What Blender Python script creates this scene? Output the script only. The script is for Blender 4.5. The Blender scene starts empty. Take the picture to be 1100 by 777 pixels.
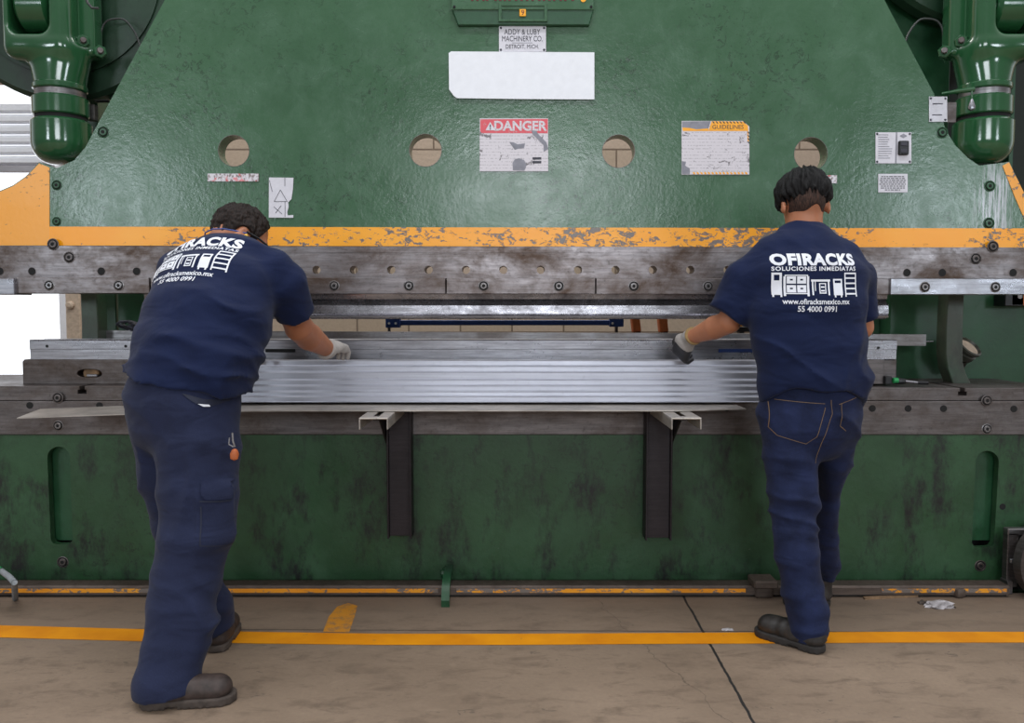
import bpy, bmesh, math, random
import numpy as np
from mathutils import Vector, Matrix
from mathutils.bvhtree import BVHTree
random.seed(4)
C = bpy.context.scene.collection
F = 900.0; PIT = math.radians(3.40); CAMZ = 1.25
ROOT = bpy.context.scene

# ------------------------------------------------------------------ measuring
def P(px, py, Y):
    u = (px-550)/F; v = (388.5-py)/F
    dy = math.cos(PIT)+v*math.sin(PIT); dz = -math.sin(PIT)+v*math.cos(PIT)
    return Vector((u*Y/dy, Y, CAMZ+dz*Y/dy))
def G(px, py, z=0.0):
    u = (px-550)/F; v = (388.5-py)/F
    dy = math.cos(PIT)+v*math.sin(PIT); dz = -math.sin(PIT)+v*math.cos(PIT)
    t = (z-CAMZ)/dz
    return Vector((u*t, dy*t, z))
def PX(px, Y): return P(px, 335, Y).x
def PZ(py, Y): return P(550, py, Y).z

# ------------------------------------------------------------------ materials
def nm(name):
    m = bpy.data.materials.new(name); m.use_nodes = True
    nt = m.node_tree; b = nt.nodes['Principled BSDF']
    return m, nt, b
def lin(c):
    return tuple(((x/255)/12.92 if x/255 <= .04045 else ((x/255+.055)/1.055)**2.4) for x in c)+(1,)
def node(nt, t, **k):
    n = nt.nodes.new(t)
    for a, v in k.items():
        if a in n.inputs.keys(): n.inputs[a].default_value = v
        else: setattr(n, a, v)
    return n
def coords(nt, scale=(1,1,1), rot=(0,0,0)):
    tc = nt.nodes.new('ShaderNodeTexCoord'); mp = nt.nodes.new('ShaderNodeMapping')
    nt.links.new(tc.outputs['Object'], mp.inputs[0]); mp.inputs['Scale'].default_value = scale
    mp.inputs['Rotation'].default_value = rot
    return mp.outputs[0]
def noise(nt, vec, scale, detail=4, rough=.6, dist=0):
    n = nt.nodes.new('ShaderNodeTexNoise'); nt.links.new(vec, n.inputs['Vector'])
    n.inputs['Scale'].default_value = scale; n.inputs['Detail'].default_value = detail
    n.inputs['Roughness'].default_value = rough; n.inputs['Distortion'].default_value = dist
    return n.outputs['Fac']
def ramp(nt, fac, stops):
    r = nt.nodes.new('ShaderNodeValToRGB'); nt.links.new(fac, r.inputs[0])
    el = r.color_ramp.elements
    while len(el) < len(stops): el.new(.5)
    for e, (p, c) in zip(el, stops):
        e.position = p; e.color = c if len(c) == 4 else tuple(c)+(1,)
    return r.outputs[0]
def bw(a): return (a, a, a, 1)
def mix(nt, fac, a, b, mode='MIX'):
    n = nt.nodes.new('ShaderNodeMix'); n.data_type = 'RGBA'; n.blend_type = mode
    for sock, v in ((n.inputs[0], fac), (n.inputs[6], a), (n.inputs[7], b)):
        if isinstance(v, (int, float)): sock.default_value = v
        elif isinstance(v, tuple): sock.default_value = v
        else: nt.links.new(v, sock)
    return n.outputs[2]
def bump(nt, b, h, strength=.3, dist=.002):
    n = nt.nodes.new('ShaderNodeBump'); nt.links.new(h, n.inputs['Height'])
    n.inputs['Strength'].default_value = strength; n.inputs['Distance'].default_value = dist
    nt.links.new(n.outputs[0], b.inputs['Normal'])
def math_(nt, op, a, b=None, c=None):
    n = nt.nodes.new('ShaderNodeMath'); n.operation = op
    for i, v in enumerate((a, b, c)):
        if v is None: continue
        if isinstance(v, (int, float)): n.inputs[i].default_value = v
        else: nt.links.new(v, n.inputs[i])
    return n.outputs[0]
def plain(name, rgb, rough=.5, metal=0, spec=None, nz=.12, sc=30, bmp=0):
    m, nt, b = nm(name); v = coords(nt)
    f = noise(nt, v, sc, 3)
    c = lin(rgb); d = tuple(x*(1-nz*2) for x in c[:3])+(1,); e = tuple(min(1, x*(1+nz)) for x in c[:3])+(1,)
    nt.links.new(ramp(nt, f, [(.3, d), (.7, e)]), b.inputs['Base Color'])
    b.inputs['Roughness'].default_value = rough; b.inputs['Metallic'].default_value = metal
    if bmp: bump(nt, b, f, bmp)
    return m

def paint_green(name, base, dark, light, rough=(.22, .45), scuff=.5, dirt=.0, scratch=.0, bmp=.12, coat=0):
    """chipped glossy machine paint"""
    m, nt, b = nm(name); v = coords(nt)
    big = noise(nt, v, 1.6, 6, .65); med = noise(nt, v, 7, 6, .7, .4)
    col = mix(nt, ramp(nt, big, [(.3, bw(0)), (.7, bw(1))]), lin(dark), lin(base))
    col = mix(nt, ramp(nt, med, [(.45, bw(0)), (.8, bw(.5))]), col, lin(light))
    vs = coords(nt, (1, 1, 1)); s = noise(nt, vs, 26, 8, .72, 1.2)
    mask = noise(nt, v, 2.3, 3, .5)
    sc = math_(nt, 'MULTIPLY', ramp(nt, s, [(.56, bw(0)), (.60, bw(1)), (.63, bw(0))]), ramp(nt, mask, [(.45, bw(0)), (.62, bw(scuff))]))
    col = mix(nt, sc, col, lin([x*.45+10 for x in dark]))
    if dirt:
        d = noise(nt, coords(nt, (1.6, 1, .7)), 5, 8, .75)
        col = mix(nt, ramp(nt, d, [(.50, bw(0)), (.66, bw(dirt))]), col, lin((16, 20, 18)))
    if name == 'green_paint_ram':
        sx = nt.nodes.new('ShaderNodeSeparateXYZ'); nt.links.new(coords(nt), sx.inputs[0])
        a_ = math_(nt, 'ABSOLUTE', math_(nt, 'SUBTRACT', sx.outputs['X'], PX(1063, 3.8)))
        k_ = nt.nodes.new('ShaderNodeMapRange'); nt.links.new(a_, k_.inputs[0]); k_.inputs[1].default_value = .10; k_.inputs[2].default_value = .05
        k2 = nt.nodes.new('ShaderNodeMapRange'); nt.links.new(sx.outputs['Z'], k2.inputs[0]); k2.inputs[1].default_value = PZ(165, 3.8); k2.inputs[2].default_value = PZ(195, 3.8)
        st = ramp(nt, noise(nt, coords(nt, (9, 1, .5)), 9, 6, .75), [(.47, bw(0)), (.56, bw(.75))])
        col = mix(nt, math_(nt, 'MULTIPLY', math_(nt, 'MULTIPLY', k_.outputs[0], k2.outputs[0]), st), col, lin((196, 196, 206)))
    if scratch:
        a = noise(nt, coords(nt, (1, 1, 3.5), (0, .5, 0)), 14, 6, .8)
        col = mix(nt, ramp(nt, a, [(.69, bw(0)), (.73, bw(scratch))]), col, lin((120, 120, 118)))
    nt.links.new(col, b.inputs['Base Color'])
    nt.links.new(ramp(nt, med, [(.3, bw(rough[0])), (.75, bw(rough[1]))]), b.inputs['Roughness'])
    h = math_(nt, 'ADD', noise(nt, v, 60, 3, .6), math_(nt, 'MULTIPLY', noise(nt, v, 13, 3), 1.5))
    bump(nt, b, h, bmp, .004)
    if coat: b.inputs['Coat Weight'].default_value = coat; b.inputs['Coat Roughness'].default_value = .15
    return m
def paint_orange(name, base=(246, 158, 2), chips=.5, light=(247, 184, 58)):
    m, nt, b = nm(name); v = coords(nt)
    a = noise(nt, v, 2.0, 3)
    col = mix(nt, ramp(nt, a, [(.4, bw(0)), (.65, bw(.35))]), lin(base), lin(light))
    ch = noise(nt, coords(nt, (1, 1, 1.6)), 26, 8, .72, .6); reg = noise(nt, v, 1.3, 2)
    thr = math_(nt, 'ADD', ch, math_(nt, 'MULTIPLY', math_(nt, 'SUBTRACT', reg, .5), .55))
    k = ramp(nt, thr, [(.60-.06*chips, bw(0)), (.62-.06*chips, bw(1))])
    col = mix(nt, k, col, lin((112, 102, 96)))
    nt.links.new(col, b.inputs['Base Color'])
    b.inputs['Roughness'].default_value = .33
    bump(nt, b, math_(nt, 'SUBTRACT', noise(nt, v, 40, 3), k), .15, .003)
    return m
def steel(name, base=(150, 148, 150), stain=(92, 78, 68), st=.6, rough=(.25, .5), streak=(1, 1, 14), metal=.85, sc=6, lo=.72):
    m, nt, b = nm(name); v = coords(nt, streak)
    a = noise(nt, v, sc, 6, .7); s = noise(nt, coords(nt, (1, 1, 1.5)), 3.2, 7, .72, .3); f = noise(nt, coords(nt), 45, 5, .7)
    c = mix(nt, ramp(nt, a, [(.3, bw(0)), (.7, bw(1))]), lin([x*lo for x in base]), lin(base))
    c = mix(nt, ramp(nt, s, [(.42, bw(0)), (.66, bw(st))]), c, lin(stain))
    c = mix(nt, ramp(nt, f, [(.58, bw(0)), (.72, bw(.5*st))]), c, lin([x*.5 for x in stain]))
    nt.links.new(c, b.inputs['Base Color']); b.inputs['Metallic'].default_value = metal
    nt.links.new(ramp(nt, math_(nt, 'ADD', math_(nt, 'MULTIPLY', s, .6), math_(nt, 'MULTIPLY', f, .4)), [(.35, bw(rough[0])), (.65, bw(rough[1]))]), b.inputs['Roughness'])
    bump(nt, b, math_(nt, 'ADD', a, f), .12, .0015)
    return m
def cloth(name, rgb, weave=900, nz=.2, rough=.85, sheen=.25):
    m, nt, b = nm(name); v = coords(nt)
    f = noise(nt, v, 9, 5); g = noise(nt, v, 260, 2)
    c = lin(rgb)
    col = mix(nt, ramp(nt, f, [(.3, bw(0)), (.7, bw(1))]), tuple(x*(1-nz) for x in c[:3])+(1,), tuple(x*(1+nz) for x in c[:3])+(1,))
    col = mix(nt, ramp(nt, g, [(.5, bw(0)), (.75, bw(.25))]), col, tuple(min(1, x*1.9+.004) for x in c[:3])+(1,))
    nt.links.new(col, b.inputs['Base Color']); b.inputs['Roughness'].default_value = rough
    b.inputs['Sheen Weight'].default_value = sheen; b.inputs['Specular IOR Level'].default_value = .2
    fr = noise(nt, coords(nt, (1, 1, 2.2), (0, .5, 0)), 6, 2, .45, .5)
    bump(nt, b, math_(nt, 'ADD', math_(nt, 'MULTIPLY', fr, 2.6), math_(nt, 'MULTIPLY', g, .1)), .45, .014)
    return m

M = {}
M['ram'] = paint_green('green_paint_ram', (66, 102, 74), (54, 88, 62), (78, 113, 88), (.17, .31), .9, bmp=.18, scratch=.25)
M['frame'] = paint_green('green_paint_frame', (36, 82, 52), (28, 66, 42), (48, 96, 64), (.3, .5), .3, dirt=.3)
M['rod'] = paint_green('green_gloss_paint', (36, 84, 50), (32, 76, 46), (40, 90, 54), (.1, .16), .1, bmp=.05, coat=.6)
M['bed'] = paint_green('green_paint_bed', (42, 80, 48), (24, 54, 30), (58, 92, 64), (.35, .6), 1.0, dirt=1.0, scratch=.8, bmp=.15)
M['orange'] = paint_orange('orange_band_paint', chips=.9)
M['ear'] = paint_orange('orange_ear_paint', (238, 160, 50), .3, (246, 196, 140))
M['rail_orange'] = paint_orange('orange_rail_paint', (222, 140, 30), 1.6)
M['steel'] = steel('ground_steel')
M['steel_d'] = steel('dark_oily_steel', (124, 118, 118), (76, 64, 56), .75, (.35, .6))
M['steel_ram'] = steel('worn_tool_steel', (146, 139, 140), (76, 60, 50), .95, (.28, .5))
M['steel_l'] = steel('bright_ground_steel', (180, 180, 188), (120, 114, 112), .35, (.22, .4))
M['tool'] = steel('polished_punch_steel', (178, 176, 182), (70, 66, 68), .85, (.15, .4))
M['galv'] = steel('galvanised_sheet', (180, 181, 191), (148, 149, 160), .25, (.34, .42), (.6, 1, 30), .75, 5, .9)
M['sheet'] = steel('pale_sheet_steel', (200, 192, 184), (160, 150, 140), .3, (.4, .5), (1, 1, 4), .6)
M['black_steel'] = steel('black_mill_steel', (58, 52, 56), (40, 36, 38), .5, (.45, .6), metal=.5)
M['rail_steel'] = steel('floor_rail_steel', (104, 90, 82), (60, 46, 38), .8, (.45, .7), metal=.4)
M['hole'] = plain('dark_recess', (14, 14, 15), .8)
M['black'] = plain('black_plastic', (22, 22, 26), .4)
M['white'] = plain('white_plate', (236, 238, 244), .45, nz=.02)
M['offwhite'] = plain('aged_white_plate', (214, 212, 220), .4, nz=.04)
M['ink'] = plain('dark_ink', (60, 60, 70), .6)
M['ink_l'] = plain('faded_ink', (140, 140, 150), .6)
M['red'] = plain('red_sticker', (206, 70, 82), .4, nz=.1)
M['sticker_o'] = plain('orange_sticker', (250, 172, 36), .4, nz=.05)
M['maroon'] = plain('maroon_letters', (110, 44, 44), .5)
M['blue'] = plain('blue_beam_paint', (26, 56, 120), .4)
M['pegs'] = plain('rust_orange_peg', (190, 100, 52), .6)
M['alu'] = steel('brushed_plate', (190, 186, 190), (160, 150, 150), .2, (.3, .4), (1, 1, 1), .8, 6, .9)
M['wood'] = plain('scrap_wood', (140, 112, 84), .8, nz=.2)
M['plasticbag'] = plain('crumpled_film', (176, 170, 172), .35, nz=.2)
M['print'] = plain('white_shirt_print', (226, 228, 236), .7, nz=.02)
M['glove_g'] = cloth('grey_knit_glove', (158, 152, 148), sheen=.1)
M['cuff2'] = cloth('tan_cuff', (150, 124, 84), sheen=0)
M['glove_b'] = plain('black_rubber_glove', (36, 36, 40), .45, nz=.2, bmp=.3)
M['cuff'] = cloth('tan_glove_cuff', (196, 168, 110), sheen=.1)
M['shirt'] = cloth('navy_cotton', (17, 28, 60), nz=.12, sheen=.06)
M['trouser'] = cloth('navy_twill', (33, 39, 64), nz=.15, sheen=.06)
M['jean'] = cloth('denim', (27, 35, 64), nz=.4, sheen=.04)
M['thread'] = plain('tan_stitching', (120, 96, 70), .7)
M['thread_b'] = plain('navy_stitching', (24, 30, 52), .7)
M['beige'] = plain('beige_column', (188, 168, 148), .6)
M['rope'] = plain('blue_cord', (60, 84, 150), .6)
M['yplug'] = plain('yellow_earplug', (240, 190, 70), .5)
M['grey_tube'] = plain('grey_painted_tube', (128, 132, 136), .5)
M['recess_shade'] = plain('painted_recess_shade', (16, 28, 20), .6)  # near-black green that paints the shade of the recess
M['housing'] = paint_green('shaded_green_housing', (26, 56, 36), (18, 40, 26), (34, 66, 44), (.3, .5), .3, dirt=.6)  # green darkened so the housing's shade is in the paint colour
M['cable'] = plain('dark_cable', (48, 52, 50), .5)

def mat_sticker():
    """worn white label with flakes scraped down to grey metal"""
    m, nt, b = nm('worn_white_label'); v = coords(nt)
    s = noise(nt, v, 30, 7, .72, 1.0); r = noise(nt, v, 9, 2)
    thr = math_(nt, 'ADD', s, math_(nt, 'MULTIPLY', math_(nt, 'SUBTRACT', r, .5), .5))
    c = mix(nt, ramp(nt, thr, [(.62, bw(0)), (.64, bw(1))]), lin((212, 206, 212)), lin((112, 106, 110)))
    lines = nt.nodes.new('ShaderNodeTexWave'); lines.bands_direction = 'Z'; nt.links.new(v, lines.inputs[0])
    lines.inputs['Scale'].default_value = 22
    ln = math_(nt, 'MULTIPLY', ramp(nt, lines.outputs['Fac'], [(.75, bw(0)), (.9, bw(.4))]), ramp(nt, noise(nt, coords(nt, (1, 1, .4)), 160, 2), [(.45, bw(0)), (.55, bw(1))]))
    c = mix(nt, ln, c, lin((110, 104, 108)))
    nt.links.new(c, b.inputs['Base Color']); b.inputs['Roughness'].default_value = .4
    return m
M['label'] = mat_sticker()
def mat_redlabel():
    m, nt, b = nm('worn_red_label'); v = coords(nt)
    s = noise(nt, v, 55, 6, .75, 1.0)
    c = mix(nt, ramp(nt, s, [(.60, bw(0)), (.62, bw(1))]), lin((216, 78, 90)), lin((190, 160, 160)))
    nt.links.new(c, b.inputs['Base Color']); b.inputs['Roughness'].default_value = .4
    return m
M['redlabel'] = mat_redlabel()
def mat_strip():
    m, nt, b = nm('scuffed_text_label'); v = coords(nt, (1, 1, .6))
    s = noise(nt, v, 120, 4, .7); r = noise(nt, coords(nt), 22, 2)
    c = mix(nt, ramp(nt, s, [(.5, bw(0)), (.56, bw(1))]), lin((214, 210, 216)), lin((126, 110, 108)))
    c = mix(nt, ramp(nt, r, [(.58, bw(0)), (.62, bw(.7))]), c, lin((220, 90, 96)))
    nt.links.new(c, b.inputs['Base Color']); b.inputs['Roughness'].default_value = .4
    return m
M['strip'] = mat_strip()

def mat_floor():
    m, nt, b = nm('worn_concrete'); v = coords(nt)
    big = noise(nt, v, 1.1, 6, .6); med = noise(nt, coords(nt, (1, 2.2, 1)), 6, 8, .7, .4); fine = noise(nt, v, 55, 4, .7)
    col = mix(nt, ramp(nt, big, [(.3, bw(0)), (.7, bw(1))]), lin((122, 104, 87)), lin((150, 130, 111)))
    col = mix(nt, ramp(nt, med, [(.50, bw(0)), (.66, bw(.75))]), col, lin((104, 88, 74)))
    col = mix(nt, ramp(nt, med, [(.28, bw(.5)), (.42, bw(0))]), col, lin((156, 136, 116)))
    col = mix(nt, ramp(nt, fine, [(.3, bw(.18)), (.6, bw(0))]), col, lin((90, 78, 70)))
    spots = noise(nt, coords(nt, (1, 1.8, 1)), 17, 5, .6, 1.5)
    col = mix(nt, ramp(nt, spots, [(.66, bw(0)), (.70, bw(.6))]), col, lin((78, 70, 64)))
    # floor colour darkens in a strip along the machine
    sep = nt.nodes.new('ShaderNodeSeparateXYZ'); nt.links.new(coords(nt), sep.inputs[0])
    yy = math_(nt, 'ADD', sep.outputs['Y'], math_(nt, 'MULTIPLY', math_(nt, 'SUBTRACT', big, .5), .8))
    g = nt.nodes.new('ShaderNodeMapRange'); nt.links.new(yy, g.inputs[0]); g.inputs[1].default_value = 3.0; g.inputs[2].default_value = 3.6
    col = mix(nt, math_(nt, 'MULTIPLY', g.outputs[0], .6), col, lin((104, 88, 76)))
    # saw-cut joints
    wob = math_(nt, 'MULTIPLY', math_(nt, 'SUBTRACT', noise(nt, v, 14, 3), .5), .012)
    def joint(p, q, w):
        d = (q-p).normalized(); n = Vector((-d.y, d.x)); c = -(n.x*p.x+n.y*p.y)
        s = math_(nt, 'ADD', math_(nt, 'MULTIPLY', sep.outputs['X'], n.x), math_(nt, 'ADD', math_(nt, 'MULTIPLY', sep.outputs['Y'], n.y), c))
        s = math_(nt, 'ABSOLUTE', math_(nt, 'ADD', s, wob))
        return math_(nt, 'LESS_THAN', s, w)
    j1 = joint(G(733, 639).xy, G(810, 777).xy, .005)
    j2 = joint(G(100, 676).xy, G(900, 679).xy, .003)
    j = math_(nt, 'MAXIMUM', j1, j2)
    # two fine wandering cracks
    w3 = math_(nt, 'MULTIPLY', math_(nt, 'SUBTRACT', noise(nt, v, 5, 4), .5), .14)
    d = (G(790, 777).xy-G(690, 688).xy).normalized(); n = Vector((-d.y, d.x)); p = G(735, 730).xy
    s = math_(nt, 'ADD', math_(nt, 'MULTIPLY', sep.outputs['X'], n.x), math_(nt, 'ADD', math_(nt, 'MULTIPLY', sep.outputs['Y'], n.y), -(n.x*p.x+n.y*p.y)))
    cr = math_(nt, 'LESS_THAN', math_(nt, 'ABSOLUTE', math_(nt, 'ADD', s, w3)), .0018)
    col = mix(nt, math_(nt, 'MULTIPLY', cr, .6), col, lin((70, 60, 52)))
    col = mix(nt, j, col, lin((38, 34, 32)))
    nt.links.new(col, b.inputs['Base Color']); b.inputs['Roughness'].default_value = .62
    bump(nt, b, math_(nt, 'SUBTRACT', math_(nt, 'ADD', med, math_(nt, 'MULTIPLY', fine, .5)), math_(nt, 'MULTIPLY', j, 3)), .25, .003)
    return m
M['floor'] = mat_floor()
def mat_linepaint():
    m, nt, b = nm('yellow_floor_paint'); v = coords(nt)
    a = noise(nt, v, 5, 3); s = noise(nt, coords(nt, (1, 1.6, 1)), 20, 6, .7, 1)
    c = mix(nt, ramp(nt, a, [(.3, bw(0)), (.7, bw(1))]), lin((212, 128, 0)), lin((234, 152, 6)))
    c = mix(nt, ramp(nt, s, [(.67, bw(0)), (.69, bw(.85))]), c, lin((132, 112, 92)))
    nt.links.new(c, b.inputs['Base Color']); b.inputs['Roughness'].default_value = .5
    return m
M['line'] = mat_linepaint()
def mat_line_worn():
    m, nt, b = nm('worn_yellow_floor_paint'); v = coords(nt)
    s = noise(nt, v, 22, 8, .8)
    c = mix(nt, ramp(nt, s, [(.5, bw(0)), (.62, bw(.9))]), lin((196, 130, 34)), lin((128, 104, 80)))
    nt.links.new(c, b.inputs['Base Color']); b.inputs['Roughness'].default_value = .6
    return m
M['line_worn'] = mat_line_worn()
def mat_block():
    m, nt, b = nm('concrete_block_wall')
    tc = nt.nodes.new('ShaderNodeTexCoord'); sx = nt.nodes.new('ShaderNodeSeparateXYZ'); cx = nt.nodes.new('ShaderNodeCombineXYZ')
    nt.links.new(tc.outputs['Object'], sx.inputs[0]); nt.links.new(sx.outputs['X'], cx.inputs['X'])
    z = math_(nt, 'ADD', sx.outputs['Z'], -.09); nt.links.new(z, cx.inputs['Y'])
    br = nt.nodes.new('ShaderNodeTexBrick'); nt.links.new(cx.outputs[0], br.inputs['Vector'])
    br.inputs['Scale'].default_value = 1; br.inputs['Brick Width'].default_value = .4; br.inputs['Row Height'].default_value = .2
    br.inputs['Mortar Size'].default_value = .007; br.inputs['Color1'].default_value = lin((196, 176, 160))
    br.inputs['Color2'].default_value = lin((180, 162, 142)); br.inputs['Mortar'].default_value = lin((120, 104, 90))
    f = noise(nt, tc.outputs['Object'], 40, 5, .7)
    c = mix(nt, ramp(nt, f, [(.4, bw(0)), (.8, bw(.4))]), br.outputs['Color'], lin((140, 125, 112)))
    nt.links.new(c, b.inputs['Base Color']); b.inputs['Roughness'].default_value = .9
    bump(nt, b, math_(nt, 'SUBTRACT', f, br.outputs['Fac']), .4, .006)
    return m
M['block'] = mat_block()
def mat_skin(name, rgb):
    m, nt, b = nm(name); v = coords(nt)
    f = noise(nt, v, 60, 4); g = noise(nt, v, 8, 2); c = lin(rgb)
    col = mix(nt, ramp(nt, g, [(.3, bw(0)), (.7, bw(1))]), tuple(x*.82 for x in c[:3])+(1,), c)
    nt.links.new(col, b.inputs['Base Color']); b.inputs['Roughness'].default_value = .5
    b.inputs['Subsurface Weight'].default_value = .15; b.inputs['Subsurface Radius'].default_value = (.01, .004, .002)
    bump(nt, b, f, .12, .002)
    return m
M['skin_l'] = mat_skin('skin_tan', (172, 112, 82)); M['skin_r'] = mat_skin('skin_warm', (182, 120, 88))
def mat_hair(name, a_, b_):
    m, nt, b = nm(name); f = noise(nt, coords(nt, (1, 1, .15)), 240, 3, .7)
    nt.links.new(ramp(nt, f, [(.35, lin(a_)), (.7, lin(b_))]), b.inputs['Base Color'])
    b.inputs['Roughness'].default_value = .6; b.inputs['Specular IOR Level'].default_value = .25; bump(nt, b, f, .8, .004)
    return m
M['hair'] = mat_hair('black_hair', (8, 7, 8), (18, 16, 17)); M['hair_s'] = mat_hair('short_brown_hair', (16, 12, 11), (50, 36, 30))
M['fade'] = mat_hair('clipped_hair', (34, 26, 24), (84, 60, 50))
M['boot'] = plain('brown_boot_leather', (62, 50, 46), .6, nz=.25, bmp=.5); M['boot_b'] = plain('black_boot_leather', (48, 44, 42), .5, nz=.3, bmp=.5)
M['sole'] = plain('rubber_sole', (74, 64, 58), .8, nz=.2); M['sole_b'] = plain('dark_rubber_sole', (44, 40, 38), .75, nz=.2)
M['lace'] = plain('boot_lace', (90, 74, 56), .8); M['eye'] = plain('eye', (200, 195, 190), .2)

# ------------------------------------------------------------------ mesh collector
class MB:
    def __init__(s): s.v = []; s.f = []; s.m = []; s.mats = []
    def mi(s, mat):
        if mat not in s.mats: s.mats.append(mat)
        return s.mats.index(mat)
    def add(s, v, f, mat):
        o = len(s.v); s.v += [tuple(x) for x in v]; i = s.mi(mat)
        for q in f: s.f.append(tuple(o+k for k in q)); s.m.append(i)
        return s
    def addbm(s, bm, mat):
        bm.verts.index_update()
        s.add([v.co.copy() for v in bm.verts], [[v.index for v in f.verts] for f in bm.faces], mat); bm.free(); return s
    def box(s, a, b, mat, bev=.003, seg=1, mtx=None):
        bm = bmesh.new(); bmesh.ops.create_cube(bm, size=1)
        a = Vector(a); b = Vector(b)
        for v in bm.verts: v.co = Vector([(a[i]+b[i])/2+v.co[i]*abs(b[i]-a[i]) for i in range(3)])
        w = min(abs(b[i]-a[i]) for i in range(3))
        if bev: bmesh.ops.bevel(bm, geom=bm.edges[:], offset=min(bev, w*.45), segments=seg, affect='EDGES', profile=.5)
        if mtx is not None: bm.transform(mtx)
        return s.addbm(bm, mat)
    def rev(s, prof, origin, axis, mat, n=28, cap=True):
        """prof = [(radius, distance along axis)]"""
        ax = Vector(axis).normalized(); o = Vector(origin)
        u = ax.orthogonal().normalized(); w = ax.cross(u)
        v = []; f = []
        for r, h in prof:
            for k in range(n):
                t = 2*math.pi*k/n; v.append(o+ax*h+(u*math.cos(t)+w*math.sin(t))*r)
        for i in range(len(prof)-1):
            for k in range(n): f.append((i*n+k, i*n+(k+1) % n, (i+1)*n+(k+1) % n, (i+1)*n+k))
        if cap: f.append(tuple(range(n))[::-1]); f.append(tuple((len(prof)-1)*n+k for k in range(n)))
        return s.add(v, f, mat)
    def tube(s, pts, r, mat, n=8):
        pts = [Vector(p) for p in pts]; rs = r if isinstance(r, (list, tuple)) else [r]*len(pts)
        v = []; f = []; pu = None
        for i, p in enumerate(pts):
            t = (pts[min(i+1, len(pts)-1)]-pts[max(i-1, 0)]).normalized()
            u = t.orthogonal().normalized() if pu is None else (pu-t*pu.dot(t)).normalized()
            pu = u; w = t.cross(u)
            for k in range(n):
                a = 2*math.pi*k/n; v.append(p+(u*math.cos(a)+w*math.sin(a))*rs[i])
        for i in range(len(pts)-1):
            for k in range(n): f.append((i*n+k, i*n+(k+1) % n, (i+1)*n+(k+1) % n, (i+1)*n+k))
        f.append(tuple(range(n))[::-1]); f.append(tuple((len(pts)-1)*n+k for k in range(n)))
        return s.add(v, f, mat)
    def prism(s, poly, y0, y1, mat, holes=(), bev=0):
        """outline (x,z) with holes, extruded from y0 (front) to y1"""
        bm = bmesh.new(); loops = [poly]+list(holes)
        for lp in loops:
            vs = [bm.verts.new((x, y0, z)) for x, z in lp]
            for i in range(len(vs)): bm.edges.new((vs[i], vs[(i+1) % len(vs)]))
        bmesh.ops.triangle_fill(bm, edges=bm.edges[:], use_beauty=True, use_dissolve=False)
        bmesh.ops.dissolve_limit(bm, angle_limit=.01, verts=[], edges=[e for e in bm.edges if not e.is_boundary])
        r = bmesh.ops.extrude_face_region(bm, geom=bm.faces[:])
        for g in r['geom']:
            if isinstance(g, bmesh.types.BMVert): g.co.y = y1
        bmesh.ops.recalc_face_normals(bm, faces=bm.faces[:])
        if bev:
            ed = [e for e in bm.edges if len(e.link_faces) == 2 and e.calc_face_angle(0) > .6 and abs(e.verts[0].co.y-y0) < 1e-6 and abs(e.verts[1].co.y-y0) < 1e-6]
            bmesh.ops.bevel(bm, geom=ed, offset=bev, segments=1, affect='EDGES')
        return s.addbm(bm, mat)
    def prism_x(s, prof, x0, x1, mat):
        """closed section of (y,z) points run along X"""
        n = len(prof); v = [(x0, y, z) for y, z in prof]+[(x1, y, z) for y, z in prof]
        f = [(i, (i+1) % n, n+(i+1) % n, n+i) for i in range(n)]+[tuple(range(n))[::-1], tuple(n+i for i in range(n))]
        return s.add(v, f, mat)
    def text(s, txt, size, mat, mtx, bold=0, ext=.0006, align='CENTER', sx=1, spacing=1):
        v, f = text_geo(txt, size, bold, ext, align, sx, spacing)
        return s.add([mtx @ Vector(p) for p in v], f, mat)
    def build(s, name, parent=None, smooth=30, fix=True):
        me = bpy.data.meshes.new(name); me.from_pydata(s.v, [], s.f); me.update()
        for m in s.mats: me.materials.append(M[m] if isinstance(m, str) else m)
        me.polygons.foreach_set('material_index', s.m)
        if fix:
            bm = bmesh.new(); bm.from_mesh(me); bmesh.ops.recalc_face_normals(bm, faces=bm.faces[:]); bm.to_mesh(me); bm.free()
        if smooth:
            me.shade_smooth(); me.set_sharp_from_angle(angle=math.radians(smooth))
        o = bpy.data.objects.new(name, me); C.objects.link(o)
        if parent: put_under(o, parent)
        return o

def put_under(o, parent):
    o.parent = parent; o.matrix_parent_inverse = world_of(parent).inverted()
def world_of(o):
    m = Matrix.Translation(o.location) @ o.rotation_euler.to_matrix().to_4x4()
    if o.parent: m = world_of(o.parent) @ o.matrix_parent_inverse @ m
    return m
_tc = {}
def text_geo(txt, size, bold, ext, align, sx, spacing):
    cu = bpy.data.curves.new('t', 'FONT'); cu.body = txt; cu.size = size; cu.offset = bold; cu.extrude = ext
    cu.align_x = align; cu.align_y = 'CENTER'; cu.space_character = spacing; cu.resolution_u = 3
    o = bpy.data.objects.new('t', cu); C.objects.link(o); bpy.context.view_layer.update()
    dg = bpy.context.evaluated_depsgraph_get(); me = bpy.data.meshes.new_from_object(o.evaluated_get(dg))
    v = [Vector((p.co.x*sx, p.co.y, p.co.z)) for p in me.vertices]; f = [tuple(p.vertices) for p in me.polygons]
    bpy.data.objects.remove(o); bpy.data.curves.remove(cu); bpy.data.meshes.remove(me)
    return v, f
def facing(px, py, Y):
    """matrix that stands text up facing -Y at a point"""
    return Matrix.Translation(P(px, py, Y)) @ Matrix.Rotation(math.pi/2, 4, 'X')

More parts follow.
